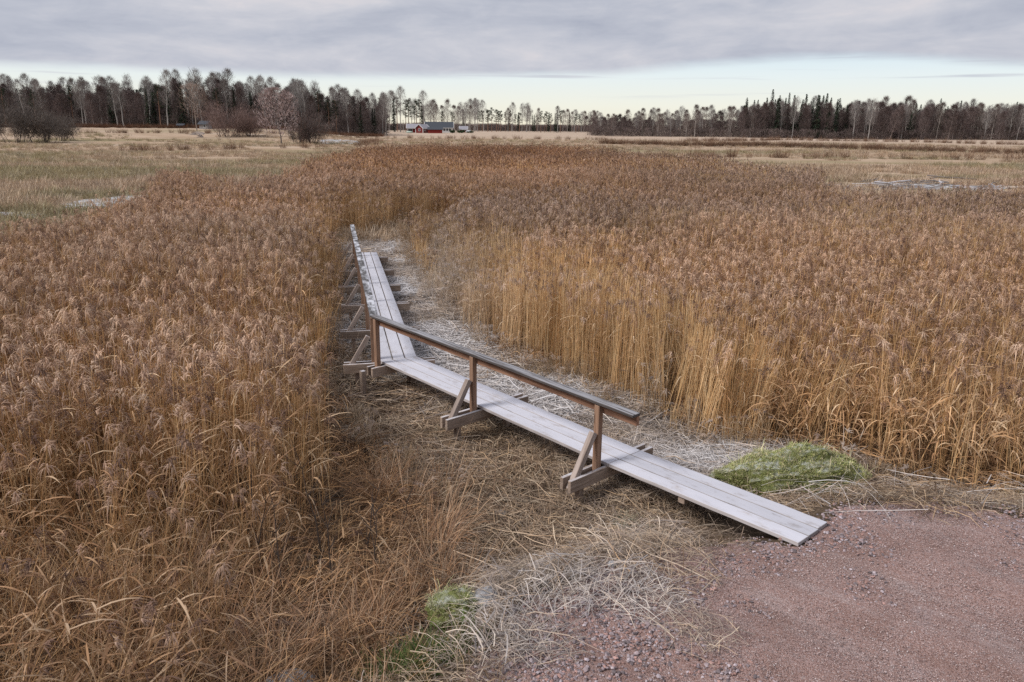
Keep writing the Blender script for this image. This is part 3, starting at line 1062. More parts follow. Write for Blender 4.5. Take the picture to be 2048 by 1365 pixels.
# floor of the beds: straw between the stems
bx = []; by = []
for poly, st, lim in ((LEFT, .5, 16), (RIGHT, .55, 16)):
    x_, y_ = grid_pts(-14, 16, 4, lim, st, poly)
    bx.append(x_); by.append(y_)
X = np.concatenate(bx); Y = np.concatenate(by); n = len(X)
rot = np.stack([rng.normal(0, .15, n), rng.normal(0, .15, n), rng.uniform(0, 6.28, n)], -1)
scatter("straw_litter", LIT, np.stack([X, Y, ground_z(X, Y) + .03], -1), rot, np.ones((n, 3)) * np.array([[1.2, 1.2, 3.0]]), rng.integers(0, 8, n),
        np.ones((n, 3)) * np.array([[.9, .72, .55]]), np.zeros(n), "brown straw lying between the standing reed stems", "straw")

# ------------------------------------------------------------------ tussocks, grass, moss, stones at the roadside
def tussock(seed, n, rad, h0, h1, wd, tones, spread=.9, mat=None):
    rr = random.Random(seed); b = MB()
    for _ in range(n):
        a = rr.uniform(0, 6.28); r_ = rad * math.sqrt(rr.random())
        blade(b, V(r_ * math.cos(a), r_ * math.sin(a), -.01), a + rr.gauss(0, .7), rr.uniform(h0, h1), wd * rr.uniform(.7, 1.4), rr.uniform(.9, 1.9) / max(spread, .3), rr.uniform(.5, 1.5), jit(rr.choice(tones), rr, .25), rr, 4)
    return b.mesh("grass_tuft", mat or MAT_GRASS)


BROWN = [(.42, .255, .14), (.48, .34, .215), (.28, .17, .095), (.52, .40, .28), (.20, .125, .08)]
GREEN = [(.055, .105, .022), (.085, .145, .035), (.04, .075, .018), (.13, .17, .06), (.30, .215, .11)]
TUS = [tussock(1200 + i, 90, .13, .28, .62, .0045, BROWN) for i in range(6)]
X, Y = grid_pts(-5.5, .2, 4.6, 12, .26, None, R(50))
dT = polydist(X, Y, TRAMPLED_L, False)
onr = inpoly(X, Y, ROAD)
m = (~onr) & (np.hypot(X + .42, Y - 5.95) > .60) & (np.hypot((X + .70) / .55, (Y - 5.4) / .45) > 1) & (((dT < .45) & (Y < 9.0) & (rng.random(len(X)) < .55)) | ((Y < 6.9) & (X < -1.0) & (rng.random(len(X)) < .55)))
X, Y = X[m], Y[m]; n = len(X)
rot = np.stack([rng.normal(0, .2, n), rng.normal(0, .2, n), rng.uniform(0, 6.28, n)], -1)
scatter("dry_grass", TUS, np.stack([X, Y, ground_z(X, Y)], -1), rot, rng.uniform(.7, 1.15, (n, 1)) * np.ones((1, 3)), rng.integers(0, 6, n),
        np.ones((n, 3)) * np.array([[1.0, .9, .85]]), rng.uniform(0, .12, n), "fine rusty brown grass at the left edge of the trodden ground", "grass")
GR = [tussock(1300 + i, 60, .10, .09, .21, .0045, GREEN) for i in range(4)]
gx = rng.normal(-.74, .22, 60); gy = rng.normal(5.33, .12, 60)
scatter("green_grass", GR, np.stack([gx, gy, ground_z(gx, gy)], -1), np.stack([rng.normal(0, .2, 60), rng.normal(0, .2, 60), rng.uniform(0, 6.28, 60)], -1),
        np.ones((60, 3)) * rng.uniform(.7, 1.2, (60, 1)), rng.integers(0, 4, 60), np.ones((60, 3)), np.zeros(60), "fresh green grass patch at the near edge of the gravel", "grass")
for (x_, y_, s_, lab, fz_) in ((1.38, 8.0, 1.0, "frosted blue green grass tuft beside the ramp support", .45), (1.42, 7.62, .7, "small bright green tuft below the frosted tuft by the ramp", .1),
                               (-.49, 8.02, .65, "little dark green tuft alone in the trodden straw", .15), (-1.12, 10.75, .6, "green tuft at the foot of the middle support leg", .0)):
    k_ = 3
    px_ = rng.normal(x_, .07 * s_, k_); py_ = rng.normal(y_, .06 * s_, k_)
    scatter("grass_tuft", GR, np.stack([px_, py_, ground_z(px_, py_) + .02], -1), np.stack([np.zeros(k_), np.zeros(k_), rng.uniform(0, 6.28, k_)], -1),
            np.ones((k_, 3)) * s_ * .8, rng.integers(0, 4, k_), np.ones((k_, 3)), np.ones(k_) * fz_, lab, "grass")

m_moss, t = material("moss")
tcn = t.n('ShaderNodeTexCoord'); geo = t.n('ShaderNodeNewGeometry')
gp = geo.outputs['Position']
q1 = t.noise(gp, 7, 6, .7); q2 = t.noise(gp, 75, 4, .65); q3 = t.noise(gp, 4.5, 6, .68)
mc = t.mix(t.step(q1, .35, .65), (.10, .108, .035), (.27, .295, .105))
mc = t.mix(t.step(q2, .45, .7), mc, (.40, .43, .17))
nz_ = t.n('ShaderNodeSeparateXYZ', inp={0: geo.outputs['Normal']}).outputs[2]
mc = t.mix(t.math('MULTIPLY', t.math('MULTIPLY', t.step(nz_, .45, .9), t.step(q3, .38, .56)), .95), mc, (.58, .60, .52))
mc = t.mix(t.math('MULTIPLY', t.step(q3, .56, .62), t.step(q1, .5, .6)), mc, (.10, .075, .05))
finish(t, mc, .95, .05, bump=q2, bstr=1.0, bdist=.05)
m_stone, t = material("field_stone")
tcn = t.n('ShaderNodeTexCoord')
q1 = t.noise(tcn.outputs['Object'], 7, 6, .65); q2 = t.noise(tcn.outputs['Object'], 60, 3, .6)
finish(t, t.mix(t.step(q2, .35, .7), t.mix(q1, (.13, .13, .14), (.34, .34, .36)), (.45, .45, .47)), .9, .2, bump=q1, bstr=.5, bdist=.02)


def lump(name, loc, size, rz, mat, seed, lobes=0.0, sub=5, amp=.18, parent=None):
    bm = bmesh.new()
    bmesh.ops.create_icosphere(bm, subdivisions=sub, radius=1.0)
    o_ = Vector((seed * 3.7, seed * 1.3, seed * .7))
    for v in bm.verts:
        nn = noise.fractal(v.co * 1.6 + o_, 1.0, 2.0, 3) * amp + noise.fractal(v.co * 7 + o_, 1.0, 2.0, 2) * amp * .22
        v.co *= 1 + nn
        if lobes:
            v.co.z *= 1 - lobes * math.exp(-((v.co.x + .12) / .22) ** 2) + .22 * v.co.x
    me = bpy.data.meshes.new(name); bm.to_mesh(me); bm.free()
    me.polygons.foreach_set('use_smooth', [True] * len(me.polygons))
    o = new_obj(name, me, mat, parent)
    o.location = loc; o.scale = size; o.rotation_euler = (0, 0, rz)
    return o


def gz(x, y):
    return float(ground_z(x, y))


o = lump("mossy_mound", (3.62, 9.14, gz(3.62, 9.14) + .12), (.96, .38, .42), R(6), m_moss, 2, .16, 6)
tag(o, "long low mound covered in bright green moss right of the ramp", "mound")
o = lump("moss_cushion", (1.36, 7.9, gz(1.36, 7.9) + .01), (.20, .26, .07), R(10), m_moss, 31, 0, 5)
tag(o, "low green moss cushion under the near end of the ramp", "moss")
o = lump("moss_cushion", (1.32, 7.55, gz(1.32, 7.55) + .01), (.13, .20, .06), R(-20), m_moss, 33, 0, 5)
tag(o, "smaller moss cushion nearest the gravel below the ramp", "moss")
o = lump("mossy_stone", (-.50, 6.08, gz(-.5, 6.08) + .10), (.25, .18, .20), R(-10), m_moss, 5, 0, 5)
tag(o, "stone capped with pale green moss at the edge of the straw", "stone")
o = lump("bare_stone", (-.22, 6.16, gz(-.22, 6.16) + .02), (.13, .11, .13), R(20), m_stone, 8, 0, 4)
tag(o, "dark bare stone touching the moss capped stone", "stone")
o = lump("flat_stone", (-1.8, 5.28, gz(-1.8, 5.28) + .04), (.22, .16, .09), R(10), m_stone, 9, 0, 4)
tag(o, "pale grey flat stone under the reeds at the bottom edge", "stone")
o = lump("flat_stone", (-.12, 8.3, gz(-.12, 8.3) + .01), (.09, .07, .05), R(40), m_stone, 12, 0, 4)
tag(o, "small pale stone lying in the trodden straw", "stone")
o = lump("dark_stone", (.98, 6.50, gz(.98, 6.5) + .03), (.05, .04, .035), R(40), m_stone, 14, 0, 3)
tag(o, "lone dark fist-sized stone on the strawy gravel shoulder", "stone")

# moss and short grass growing on the mounds, ragged against the straw
MOSSY = [(.26, .285, .09), (.34, .36, .13), (.17, .19, .055), (.42, .43, .22), (.44, .37, .23)]
FZ = [tussock(1400 + i, 26, .035, .014, .04, .005, MOSSY, .9) for i in range(4)] + [tussock(1420 + i, 8, .03, .06, .15, .0035, MOSSY[3:] + [(.5, .42, .3)], .8) for i in range(2)]


def on_lump(o_, count, seed):
    rr2 = np.random.default_rng(seed)
    mw_ = Matrix.LocRotScale(o_.location, o_.rotation_euler, o_.scale)
    co = np.empty(len(o_.data.vertices) * 3, np.float32); o_.data.vertices.foreach_get('co', co); co = co.reshape(-1, 3)
    co = co[co[:, 2] > -.15]
    co = co[rr2.integers(0, len(co), count)]
    return np.array([tuple(mw_ @ Vector(c_)) for c_ in co]) + rr2.normal(0, .008, (count, 3))


fz_p = np.concatenate([on_lump(bpy.data.objects[nm], ct, 5 + i) for i, (nm, ct) in enumerate((("mossy_mound", 1500), ("mossy_stone", 130), ("moss_cushion", 160), ("moss_cushion.001", 90)))])
n = len(fz_p)
fz_f = np.clip(.75 * smooth(fbm(fz_p[:, 0] * 2.3, fz_p[:, 1] * 2.3 + 3), .42, .62) + rng.normal(.05, .08, n), 0, .75)
scatter("moss_growth", FZ, fz_p, np.stack([rng.normal(0, .35, n), rng.normal(0, .35, n), rng.uniform(0, 6.28, n)], -1), np.ones((n, 3)) * rng.uniform(.7, 1.3, (n, 1)),
        np.where(rng.random(n) < .95, rng.integers(0, 4, n), rng.integers(4, 6, n)), np.ones((n, 3)) * (.95 + .6 * fbm(fz_p[:, 0] * 4, fz_p[:, 1] * 4))[:, None], fz_f,
        "yellow green moss and short frosted grass growing on mound and stone", "moss")

# gravel: loose stones, uncountable
m_pebble, t = material("pebbles")
at = t.n('ShaderNodeAttribute', attribute_name='tone'); oi = t.n('ShaderNodeObjectInfo')
sc_ = t.n('ShaderNodeVectorMath', operation='SCALE', inp={0: at.outputs['Color']})
t.put(sc_.inputs['Scale'], t.math('MULTIPLY_ADD', oi.outputs['Random'], .25, .9))
finish(t, sc_.outputs[0], .9, .15)
PINK = [(.31, .215, .195), (.38, .275, .255), (.21, .135, .12), (.41, .325, .315), (.28, .22, .22), (.45, .39, .385), (.17, .12, .115)]
GREY = [(.20, .165, .175), (.26, .215, .23), (.13, .105, .11), (.30, .24, .25), (.32, .20, .18), (.35, .30, .32), (.27, .165, .145)]


def pebble_patch(seed, n, rad, r0, r1, tones):
    rr = random.Random(seed); b = MB()
    for _ in range(n):
        a = rr.uniform(0, 6.28); q = rad * math.sqrt(rr.random()); r_ = r0 + (r1 - r0) * rr.random() ** 2.2
        b.stone((q * math.cos(a), q * math.sin(a), r_ * .1), r_, rr.uniform(.45, .8), jit(rr.choice(tones), rr, .25), rr)
    return b.mesh("pebble_patch", m_pebble)


PEB_F = [pebble_patch(1500 + i, 300, .26, .003, .008, PINK) for i in range(4)]
PEB_C = [pebble_patch(1600 + i, 90, .22, .008, .026, GREY) for i in range(5)]
X, Y = grid_pts(-1, 7, 4.2, 8.2, .22, ROAD, R(52))
ed = polydist(X, Y, ROAD_EDGE, False)
coarse_w = np.exp(-np.maximum(ed - .12, 0) / .4) * .7 + np.exp(-((X - .75) / .8) ** 2 - ((Y - 5.2) / .95) ** 2) * 1.1
u = rng.random(len(X))
isc = u < coarse_w
fin = ~isc
m = isc | fin
X, Y, isc = X[m], Y[m], isc[m]; n = len(X)
idx = np.where(isc, 4 + rng.integers(0, 5, n), rng.integers(0, 4, n))
scatter("loose_gravel", PEB_F + PEB_C, np.stack([X, Y, ground_z(X, Y) + .014], -1), np.stack([np.zeros(n), np.zeros(n), rng.uniform(0, 6.28, n)], -1),
        np.ones((n, 3)), idx, np.ones((n, 3)), np.zeros(n), "loose red and grey gravel stones on the road and its shoulder", "gravel")

# dark leafless saplings among the near reeds
m_twig = plain("dark_twig_bark", (.060, .045, .038), .85, .3, 20)
SAP = [(-2.55, 6.9, 1.15), (-2.2, 6.5, 1.3), (-1.95, 7.1, 1.45), (-1.75, 6.7, 1.2), (-1.5, 7.2, 1.1), (-1.35, 6.9, .95), (-2.75, 7.4, 1.25), (-1.18, 7.6, .7)]
for i, (x_, y_, h_) in enumerate(SAP):
    rr = random.Random(70 + i)
    root = empty("sapling", (x_, y_, gz(x_, y_) - .02))
    tag(root, "thin dark leafless sapling among the near reeds on the left", "sapling", "dark saplings in the near reeds")
    b = MB(); bt = MB()
    ln = V(rr.uniform(-.2, .25), rr.uniform(-.2, .2), 0)
    pts = [V(ln.x * h_ * q * q, ln.y * h_ * q * q, h_ * q) + V(rr.gauss(0, .012), rr.gauss(0, .012), 0) for q in (0, .2, .4, .6, .8, 1)]
    b.tube(pts, [.009, .008, .0065, .005, .0035, .002], 5, (1, 1, 1))
    for _ in range(11):
        k_ = rr.randint(1, 4); p = pts[k_]; a = rr.uniform(0, 6.28); l_ = rr.uniform(.12, .36)
        e = p + V(math.cos(a) * l_ * .7, math.sin(a) * l_ * .7, l_ * rr.uniform(.5, 1.1))
        bt.tube([p, p.lerp(e, .5) + V(0, 0, -.01), e], [.004, .003, .0012], 4, (1, 1, 1))
    new_obj("stem", b.mesh("stem", m_twig), None, root)
    new_obj("twigs", bt.mesh("twigs", m_twig), None, root)

# ------------------------------------------------------------------ meadow
MEADT = [(.45, .335, .235), (.52, .41, .30), (.38, .27, .18), (.32, .23, .15)]
MT = [tussock(1700 + i, 70, .55, .18, .42, .022, MEADT, .8) for i in range(5)]
DARKT = [(.20, .125, .085), (.26, .165, .11), (.15, .09, .06)]
DK = [tussock(1750 + i, 70, .6, .4, .9, .03, DARKT, .6) for i in range(4)]
xs = []; ys = []; ii = []; ff = []; tt = []
r_ = 30 * (240 / 30) ** rng.random(26000)
a_ = rng.uniform(-.68, .68, 26000)
X = r_ * np.sin(a_); Y = r_ * np.cos(a_)
m = ~inpoly(X, Y, REEDS) & (fbm(X * .05, Y * .09) > .40)
m &= ~((np.hypot((X - 32.5) / 7.5, (Y - 61.5) / 5.5) < 1) & (rng.random(len(X)) < .75)) & ((np.hypot((X + 22.6) / 3.0, (Y - 44) / 5.0) > 1) | (rng.random(len(X)) < .12)) & ((np.hypot((X + 25.2) / 2.6, (Y - 37.2) / 2.2) > 1) | (rng.random(len(X)) < .12))
X, Y = X[m], Y[m]
xs.append(X); ys.append(Y); ii.append(rng.integers(0, 5, len(X)))
g_ = smooth(fbm(X * .016 * 3, Y * .055 * 3 + 4), .5, .62)[:, None]
tt.append(np.ones((len(X), 3)) * (1 - g_ * np.array([[.30, .22, .36]])) * (.85 + .3 * rng.random((len(X), 1))))
ff.append(np.clip(rng.normal(.06, .12, len(X)), 0, .5))
for line, wd, dn in (([(21, 194), (43, 184), (57, 190), (73, 173), (85, 154), (100, 144)], .9, 6.5), ([(50, 229), (92, 270), (102, 262), (126, 255), (150, 222)], 1.2, 1.5),
                     ([(-140, 205), (-60, 215), (-40, 240), (0, 250), (30, 240)], 1.0, .7), ([(20, 118), (60, 122), (100, 118)], .8, .8), ([(-60, 120), (-30, 150), (-33, 190)], .8, .7)):
    for (x0, y0), (x1, y1) in zip(line[:-1], line[1:]):
        L_ = math.hypot(x1 - x0, y1 - y0); k_ = int(L_ * dn)
        q = rng.random(k_)
        xs.append(x0 + (x1 - x0) * q + rng.normal(0, wd, k_)); ys.append(y0 + (y1 - y0) * q + rng.normal(0, wd, k_))
        ii.append(5 + rng.integers(0, 4, k_)); tt.append(np.ones((k_, 3))); ff.append(np.zeros(k_))
X = np.concatenate(xs); Y = np.concatenate(ys); n = len(X)
scatter("meadow_grass", MT + DK, np.stack([X, Y, ground_z(X, Y)], -1), np.stack([np.zeros(n), np.zeros(n), rng.uniform(0, 6.28, n)], -1),
        np.ones((n, 3)) * rng.uniform(.7, 1.3, (n, 1)) * np.where(np.concatenate(ii) > 4, .85, 1.0)[:, None], np.concatenate(ii), np.concatenate(tt), np.concatenate(ff),
        "dry tan meadow grass with darker tufts along the ditches", "grass")

# frosted mud flats
m_frost, t = material("frosted_mud")
geo = t.n('ShaderNodeNewGeometry')
q1 = t.noise(t.mapping(geo.outputs['Position'], (.8, 1.6, 1)), 1.6, 7, .75)
finish(t, t.mix(t.step(q1, .40, .56), (.14, .125, .10), (.52, .535, .58)), .7, .3)


def patch(cx, cy, rx, ry, rz, seed, label):
    rr = random.Random(seed); v = [(cx, cy, gz(cx, cy) + .05)]; f = []
    n = 28
    for ring in (.5, 1.0):
        for i in range(n):
            a = 2 * math.pi * i / n; k_ = ring * (1 + .35 * noise.noise(Vector((math.cos(a) * 1.6 + seed, math.sin(a) * 1.6, ring))))
            lx, ly = rx * k_ * math.cos(a), ry * k_ * math.sin(a)
            x_ = cx + lx * math.cos(rz) - ly * math.sin(rz); y_ = cy + lx * math.sin(rz) + ly * math.cos(rz)
            v.append((x_, y_, gz(x_, y_) + (.05 if ring < 1 else .012)))
    for i in range(n):
        j = (i + 1) % n
        f += [(0, 1 + i, 1 + j), (1 + i, 1 + n + i, 1 + n + j, 1 + j)]
    me = bpy.data.meshes.new("frosted_flat"); me.from_pydata(v, [], f); me.update()
    tag(new_obj("frosted_flat", me, m_frost), label, "ice", kind="structure")


patch(-22.8, 44.5, 2.4, 4.4, .2, 1, "white frosted mud flat beyond the left reeds")
patch(-25.0, 37.2, 2.2, 1.8, 0, 2, "small frosted mud flat at the left edge")
patch(-40, 184, 6, 16, .2, 3, "frosted track curving past the far bushes")
patch(33.5, 62, 5.0, 4.0, .1, 4, "icy puddle among the driftwood branches")

# driftwood
m_drift = plain("grey_driftwood", (.20, .175, .165), .85, .35, 3)
m_driftf = plain("frosted_driftwood", (.46, .45, .48), .85, .3, 3)
for i in range(64):
    rr = random.Random(2000 + i)
    x_ = rr.gauss(31.5, 4.2); y_ = 61 + (x_ - 33) * .55 + rr.gauss(0, 3.4)
    ln = rr.uniform(1.2, 4.2) if i > 5 else rr.uniform(4, 6)
    a = rr.gauss(.15, .45)
    z_ = gz(x_, y_) + rr.uniform(.05, .32)
    b = MB()
    pts = [V((q - .5) * ln, rr.gauss(0, .10), rr.gauss(0, .06)) for q in (0, .25, .5, .75, 1)]
    r0 = rr.uniform(.03, .075)
    b.tube(pts, [r0, r0 * .9, r0 * .8, r0 * .65, r0 * .35], 6, (1, 1, 1))
    for _ in range(2):
        p = pts[rr.randint(1, 3)]; e = p + V(rr.uniform(.3, .8), rr.uniform(-.5, .5), rr.uniform(-.05, .2))
        b.tube([p, e], [r0 * .5, r0 * .2], 4, (1, 1, 1))
    o = new_obj("driftwood_branch", b.mesh("driftwood_branch", m_driftf if i % 4 == 0 else m_drift))
    o.location = (x_, y_, z_); o.rotation_euler = (0, rr.gauss(0, .07), a)
    tag(o, ("%s %s branch %s of the driftwood heap" % ("long" if ln > 2.9 else "short", "frost white" if i % 4 == 0 else "dark grey", "at the left end" if x_ < 28.5 else ("at the right end" if x_ > 35 else "in the middle"))), "branch", "driftwood branches in the clearing")

# ------------------------------------------------------------------ trees
def sliver_dir(rr, out, upw):
    a = rr.uniform(0, 6.28)
    d = V(math.cos(a) * out, math.sin(a) * out, upw + rr.gauss(0, .25))
    return d.normalized()


def bare_tree(seed, h, c0, width, ntw, bark, twigs, upw=.9, tl=(.6, 1.5), tw=.045, fork=0, limbs=16):
    rr = random.Random(seed); b = MB(); cb = MB()
    ln = V(rr.gauss(0, .05), rr.gauss(0, .05), 0)
    P = [V(ln.x * h * q + rr.gauss(0, .006 * h) * (q > 0), ln.y * h * q + rr.gauss(0, .006 * h) * (q > 0), h * q) for q in (0, .15, .3, .45, .6, .75, .88, 1)]
    r0 = h * .0115
    b.tube([p if i else p - V(0, 0, .4) for i, p in enumerate(P)], [r0 * 1.2, r0, r0 * .9, r0 * .75, r0 * .6, r0 * .42, r0 * .25, r0 * .08], 6, jit(bark, rr, .15))
    ends = []
    def trunk_at(t_):
        k_ = min(int(t_ * 7), 6); return P[k_].lerp(P[k_ + 1], t_ * 7 - k_)
    for i in range(limbs):
        t_ = c0 + (0.97 - c0) * (i + rr.random()) / limbs
        p = trunk_at(t_ ** .95)
        rel = (t_ - c0) / (1 - c0)
        l_ = width * (math.sin(math.pi * min(rel * .85 + .18, 1)) ** .7) * rr.uniform(.7, 1.1)
        a = i * 2.4 + rr.gauss(0, .4)
        d = V(math.cos(a), math.sin(a), upw * rr.uniform(.7, 1.4))
        mid = p + d * l_ * .5; e = p + d * l_ + V(0, 0, l_ * .12)
        b.tube([p, mid, e], [r0 * .35, r0 * .22, r0 * .08], 4, jit(bark, rr, .2), cap=False)
        ends.append((p, mid, e))
        for _ in range(3):
            q0 = p.lerp(e, rr.uniform(.3, .9)); q1 = q0 + sliver_dir(rr, .9, upw) * l_ * .45
            b.tube([q0, q1], [r0 * .15, r0 * .04], 3, jit(bark, rr, .2), cap=False)
            ends.append((q0, q0.lerp(q1, .5), q1))
    made = 0
    while made < ntw:
        rel = rr.random() ** .8
        pr = (math.sin(math.pi * min(rel * .80 + .20, 1.0)) ** .65)
        rad_ = width * pr * math.sqrt(rr.random())
        a = rr.uniform(0, 6.28)
        tp = trunk_at(min(c0 + (1 - c0) * rel, .999))
        s_ = tp + V(math.cos(a) * rad_, math.sin(a) * rad_, rad_ * .35 * upw)
        if noise.noise(s_ * .55 + V(seed * 1.7, 0, 0)) < rr.uniform(-.55, .25):
            continue
        made += 1
        d = V(math.cos(a) * rr.uniform(.1, .9), math.sin(a) * rr.uniform(.1, .9), upw * rr.uniform(.3, 1.2)).normalized()
        d = (d + V(rr.gauss(0, .25), rr.gauss(0, .25), rr.gauss(0, .2))).normalized()
        side = d.cross(V(rr.gauss(0, 1), rr.gauss(0, 1), rr.gauss(0, 1))).normalized()
        cb.sliver(s_, s_ + d * rr.uniform(*tl), tw * rr.uniform(.6, 1.4), side, jit(rr.choice(twigs), rr, .2))
    return b.mesh("trunk", MAT_BARK), cb.mesh("crown", MAT_CROWN)


def spruce(seed, h, rad, tones, bark):
    rr = random.Random(seed); b = MB(); cb = MB()
    b.tube([V(0, 0, -.4), V(0, 0, h * .5), V(0, 0, h * .98)], [h * .012, h * .008, h * .001], 6, bark)
    lev = int(h * 2.2)
    for i in range(lev):
        z = h * (.08 + .92 * i / lev); r_ = rad * (1 - (z / h)) ** .8 * rr.uniform(.75, 1.15) + .08
        for k_ in range(9):
            a = rr.uniform(0, 6.28); d = V(math.cos(a), math.sin(a), 0); sd = V(-d.y, d.x, rr.uniform(-.3, .3)).normalized()
            l_ = r_ * rr.uniform(.6, 1.15)
            p = V(0, 0, z)
            pts = [p, p + d * l_ * .5 + V(0, 0, -l_ * .12), p + d * l_ + V(0, 0, -l_ * rr.uniform(.25, .5))]
            cb.ribbon(pts, [.12, .38, .05], sd, jit(rr.choice(tones), rr, .3))
            for _ in range(3):
                q = pts[1].lerp(pts[2], rr.random())
                cb.sliver(q, q + V(rr.gauss(0, .25), rr.gauss(0, .25), -rr.uniform(.2, .6)), .14, sd, jit(rr.choice(tones), rr, .3))
    return b.mesh("trunk", MAT_BARK), cb.mesh("crown", MAT_CROWN)


def pine(seed, h, rad, tones, bark, c0=.45):
    rr = random.Random(seed); b = MB(); cb = MB()
    P = [V(rr.gauss(0, .01 * h) * q, rr.gauss(0, .01 * h) * q, h * q) for q in (0, .25, .5, .75, .97)]
    P[0] = V(0, 0, -.4)
    b.tube(P, [h * .013, h * .0115, h * .009, h * .006, h * .002], 6, bark)
    for i in range(20):
        t_ = c0 + (1 - c0) * (i + rr.random()) / 20
        k_ = min(int(t_ * 4), 3); p = P[k_].lerp(P[k_ + 1], t_ * 4 - k_)
        a = rr.uniform(0, 6.28); l_ = rad * (1.15 - .75 * (t_ - c0) / (1 - c0)) * rr.uniform(.5, 1.1)
        e = p + V(math.cos(a) * l_, math.sin(a) * l_, l_ * rr.uniform(-.05, .45))
        b.tube([p, e], [h * .004, h * .0012], 4, bark, cap=False)
        for _ in range(46):
            q = p.lerp(e, rr.uniform(.45, 1.05)) + V(rr.gauss(0, .32), rr.gauss(0, .32), rr.gauss(0, .2))
            d = sliver_dir(rr, 1, .5); sd = d.cross(V(rr.gauss(0, 1), rr.gauss(0, 1), rr.gauss(0, 1))).normalized()
            cb.sliver(q, q + d * rr.uniform(.25, .6), .17, sd, jit(rr.choice(tones), rr, .35))
    return b.mesh("trunk", MAT_BARK), cb.mesh("crown", MAT_CROWN)


PALE = [(.22, .195, .185), (.28, .25, .235), (.16, .14, .135), (.33, .305, .285)]
DARKB = [(.12, .09, .086), (.16, .122, .115), (.085, .064, .062), (.20, .155, .145)]
MIDB = [(.19, .15, .135), (.25, .20, .18), (.14, .11, .10)]
NEEDLE = [(.022, .032, .020), (.030, .042, .024), (.016, .022, .016)]
PNEED = [(.030, .042, .028), (.042, .055, .034), (.022, .030, .022)]
BIRCH = [bare_tree(3000 + i, 17, .30, 2.4, 2000, (.30, .28, .265), PALE, 1.4, tw=.036) for i in range(4)]
ALDER = [bare_tree(3100 + i, 12, .16, 2.1, 2400, (.18, .145, .135), DARKB, 1.1, tw=.055) for i in range(4)]
ASPEN = [bare_tree(3200 + i, 14, .24, 2.1, 1700, (.27, .24, .22), MIDB, 1.3) for i in range(4)]
SPRUCE = [spruce(3300 + i, 16, 2.7, NEEDLE, (.09, .065, .055)) for i in range(3)]
PINE = [pine(3400 + i, 15, 2.3, PNEED, (.20, .12, .085)) for i in range(3)]
KIND = {'birch': (BIRCH, 17), 'alder': (ALDER, 12), 'aspen': (ASPEN, 14), 'spruce': (SPRUCE, 16), 'pine': (PINE, 15)}


def plant_tree(kind, x_, y_, h_, rr, label, group):
    protos, h0 = KIND[kind]
    tr, cr = rr.choice(protos)
    k_ = h_ / h0
    root = empty(kind + "_tree", (x_, y_, gz(x_, y_)), rr.uniform(0, 6.28))
    wx = k_ * rr.uniform(.85, 1.15)
    root.scale = (wx, wx, k_)
    tag(root, label, "tree", group)
    a = bpy.data.objects.new("trunk", tr); COL.objects.link(a); a.parent = root
    c_ = bpy.data.objects.new("crown", cr); COL.objects.link(c_); c_.parent = root
    return root


def px_x(px, y_):
    return (px - 1024) / 1600.0 * y_


WORDS = {'birch': "pale stemmed bare birch", 'alder': "dark twiggy bare alder", 'aspen': "grey bare slender aspen", 'spruce': "dark green pointed spruce", 'pine': "dark bare-trunked pine"}


def wood_row(p0, p1, step, y0, ydep, profile, mix, seed, where, group, dist_f=None, rank=""):
    """profile: list of (px, height in m); mix: list of (kind, weight, height factor)"""
    rr = random.Random(seed)
    px = p0
    while px < p1:
        y_ = (dist_f(px) if dist_f else y0) + rr.uniform(0, ydep)
        hmax = float(np.interp(px, [q[0] for q in profile], [q[1] for q in profile]))
        r_ = rr.random() * sum(q[1] for q in mix); acc = 0
        for kd, wgt, hf in mix:
            acc += wgt
            if r_ <= acc:
                break
        w_ = where if isinstance(where, str) else [q[1] for q in where if px < q[0]][0]
        plant_tree(kd, px_x(px + rr.uniform(-.5, .5) * step, y_), y_, hmax * hf * rr.uniform(.85, 1.08), rr, WORDS[kd] + " " + rank + w_, group)
        px += step * rr.uniform(.7, 1.3)


LP = [(-120, 15), (0, 14.5), (60, 15.2), (130, 14.5), (200, 15.5), (300, 15.0), (340, 17), (420, 17), (500, 15.5), (600, 16), (700, 15.3), (760, 14.5), (845, 14)]
lw = [(140, "wood behind the left willow thicket"), (345, "wood left of the fanned bare tree"), (420, "wood behind the fanned bare tree"),
      (510, "wood behind the reddish willow"), (640, "wood behind the pinkish tree"), (900, "right end of the left wood")]
lg_ = "trees of the left wood"
ld = lambda px: 244 + max(0, px - 450) * .09
wood_row(-90, 770, 13, 0, 6, LP, [('alder', 5, .70), ('birch', 2.2, .92), ('spruce', 1.1, .72), ('pine', 1.6, .78)], 1, lw, lg_, ld, 'in front of the ')
wood_row(-90, 775, 12, 0, 10, LP, [('alder', 3, .8), ('birch', 3, .97), ('pine', 2.2, .82), ('spruce', 1, .8)], 2, lw, lg_, lambda q: ld(q) + 9, 'inside the ')
wood_row(-90, 770, 12, 0, 14, LP, [('birch', 4, 1.03), ('aspen', 1.5, .95), ('alder', 2, .85), ('pine', 1, .85)], 3, lw, lg_, lambda q: ld(q) + 22, 'at the back of the ')
mw, mg = "in the thin grove beside the red farm", "trees around the farm"
wood_row(758, 846, 5.5, 400, 35, [(760, 19), (800, 18.5), (842, 17)], [('pine', 3, 1.0), ('birch', 1.6, 1.1), ('spruce', .4, .9)], 4, mw, mg)
wood_row(840, 930, 6.5, 425, 40, [(840, 15), (890, 17), (930, 12)], [('birch', 2, 1.0), ('aspen', 2.5, .95), ('pine', 2, .62)], 5, mw, mg)
cw, cg = "in the sparse far row mid horizon", "far trees on the horizon"
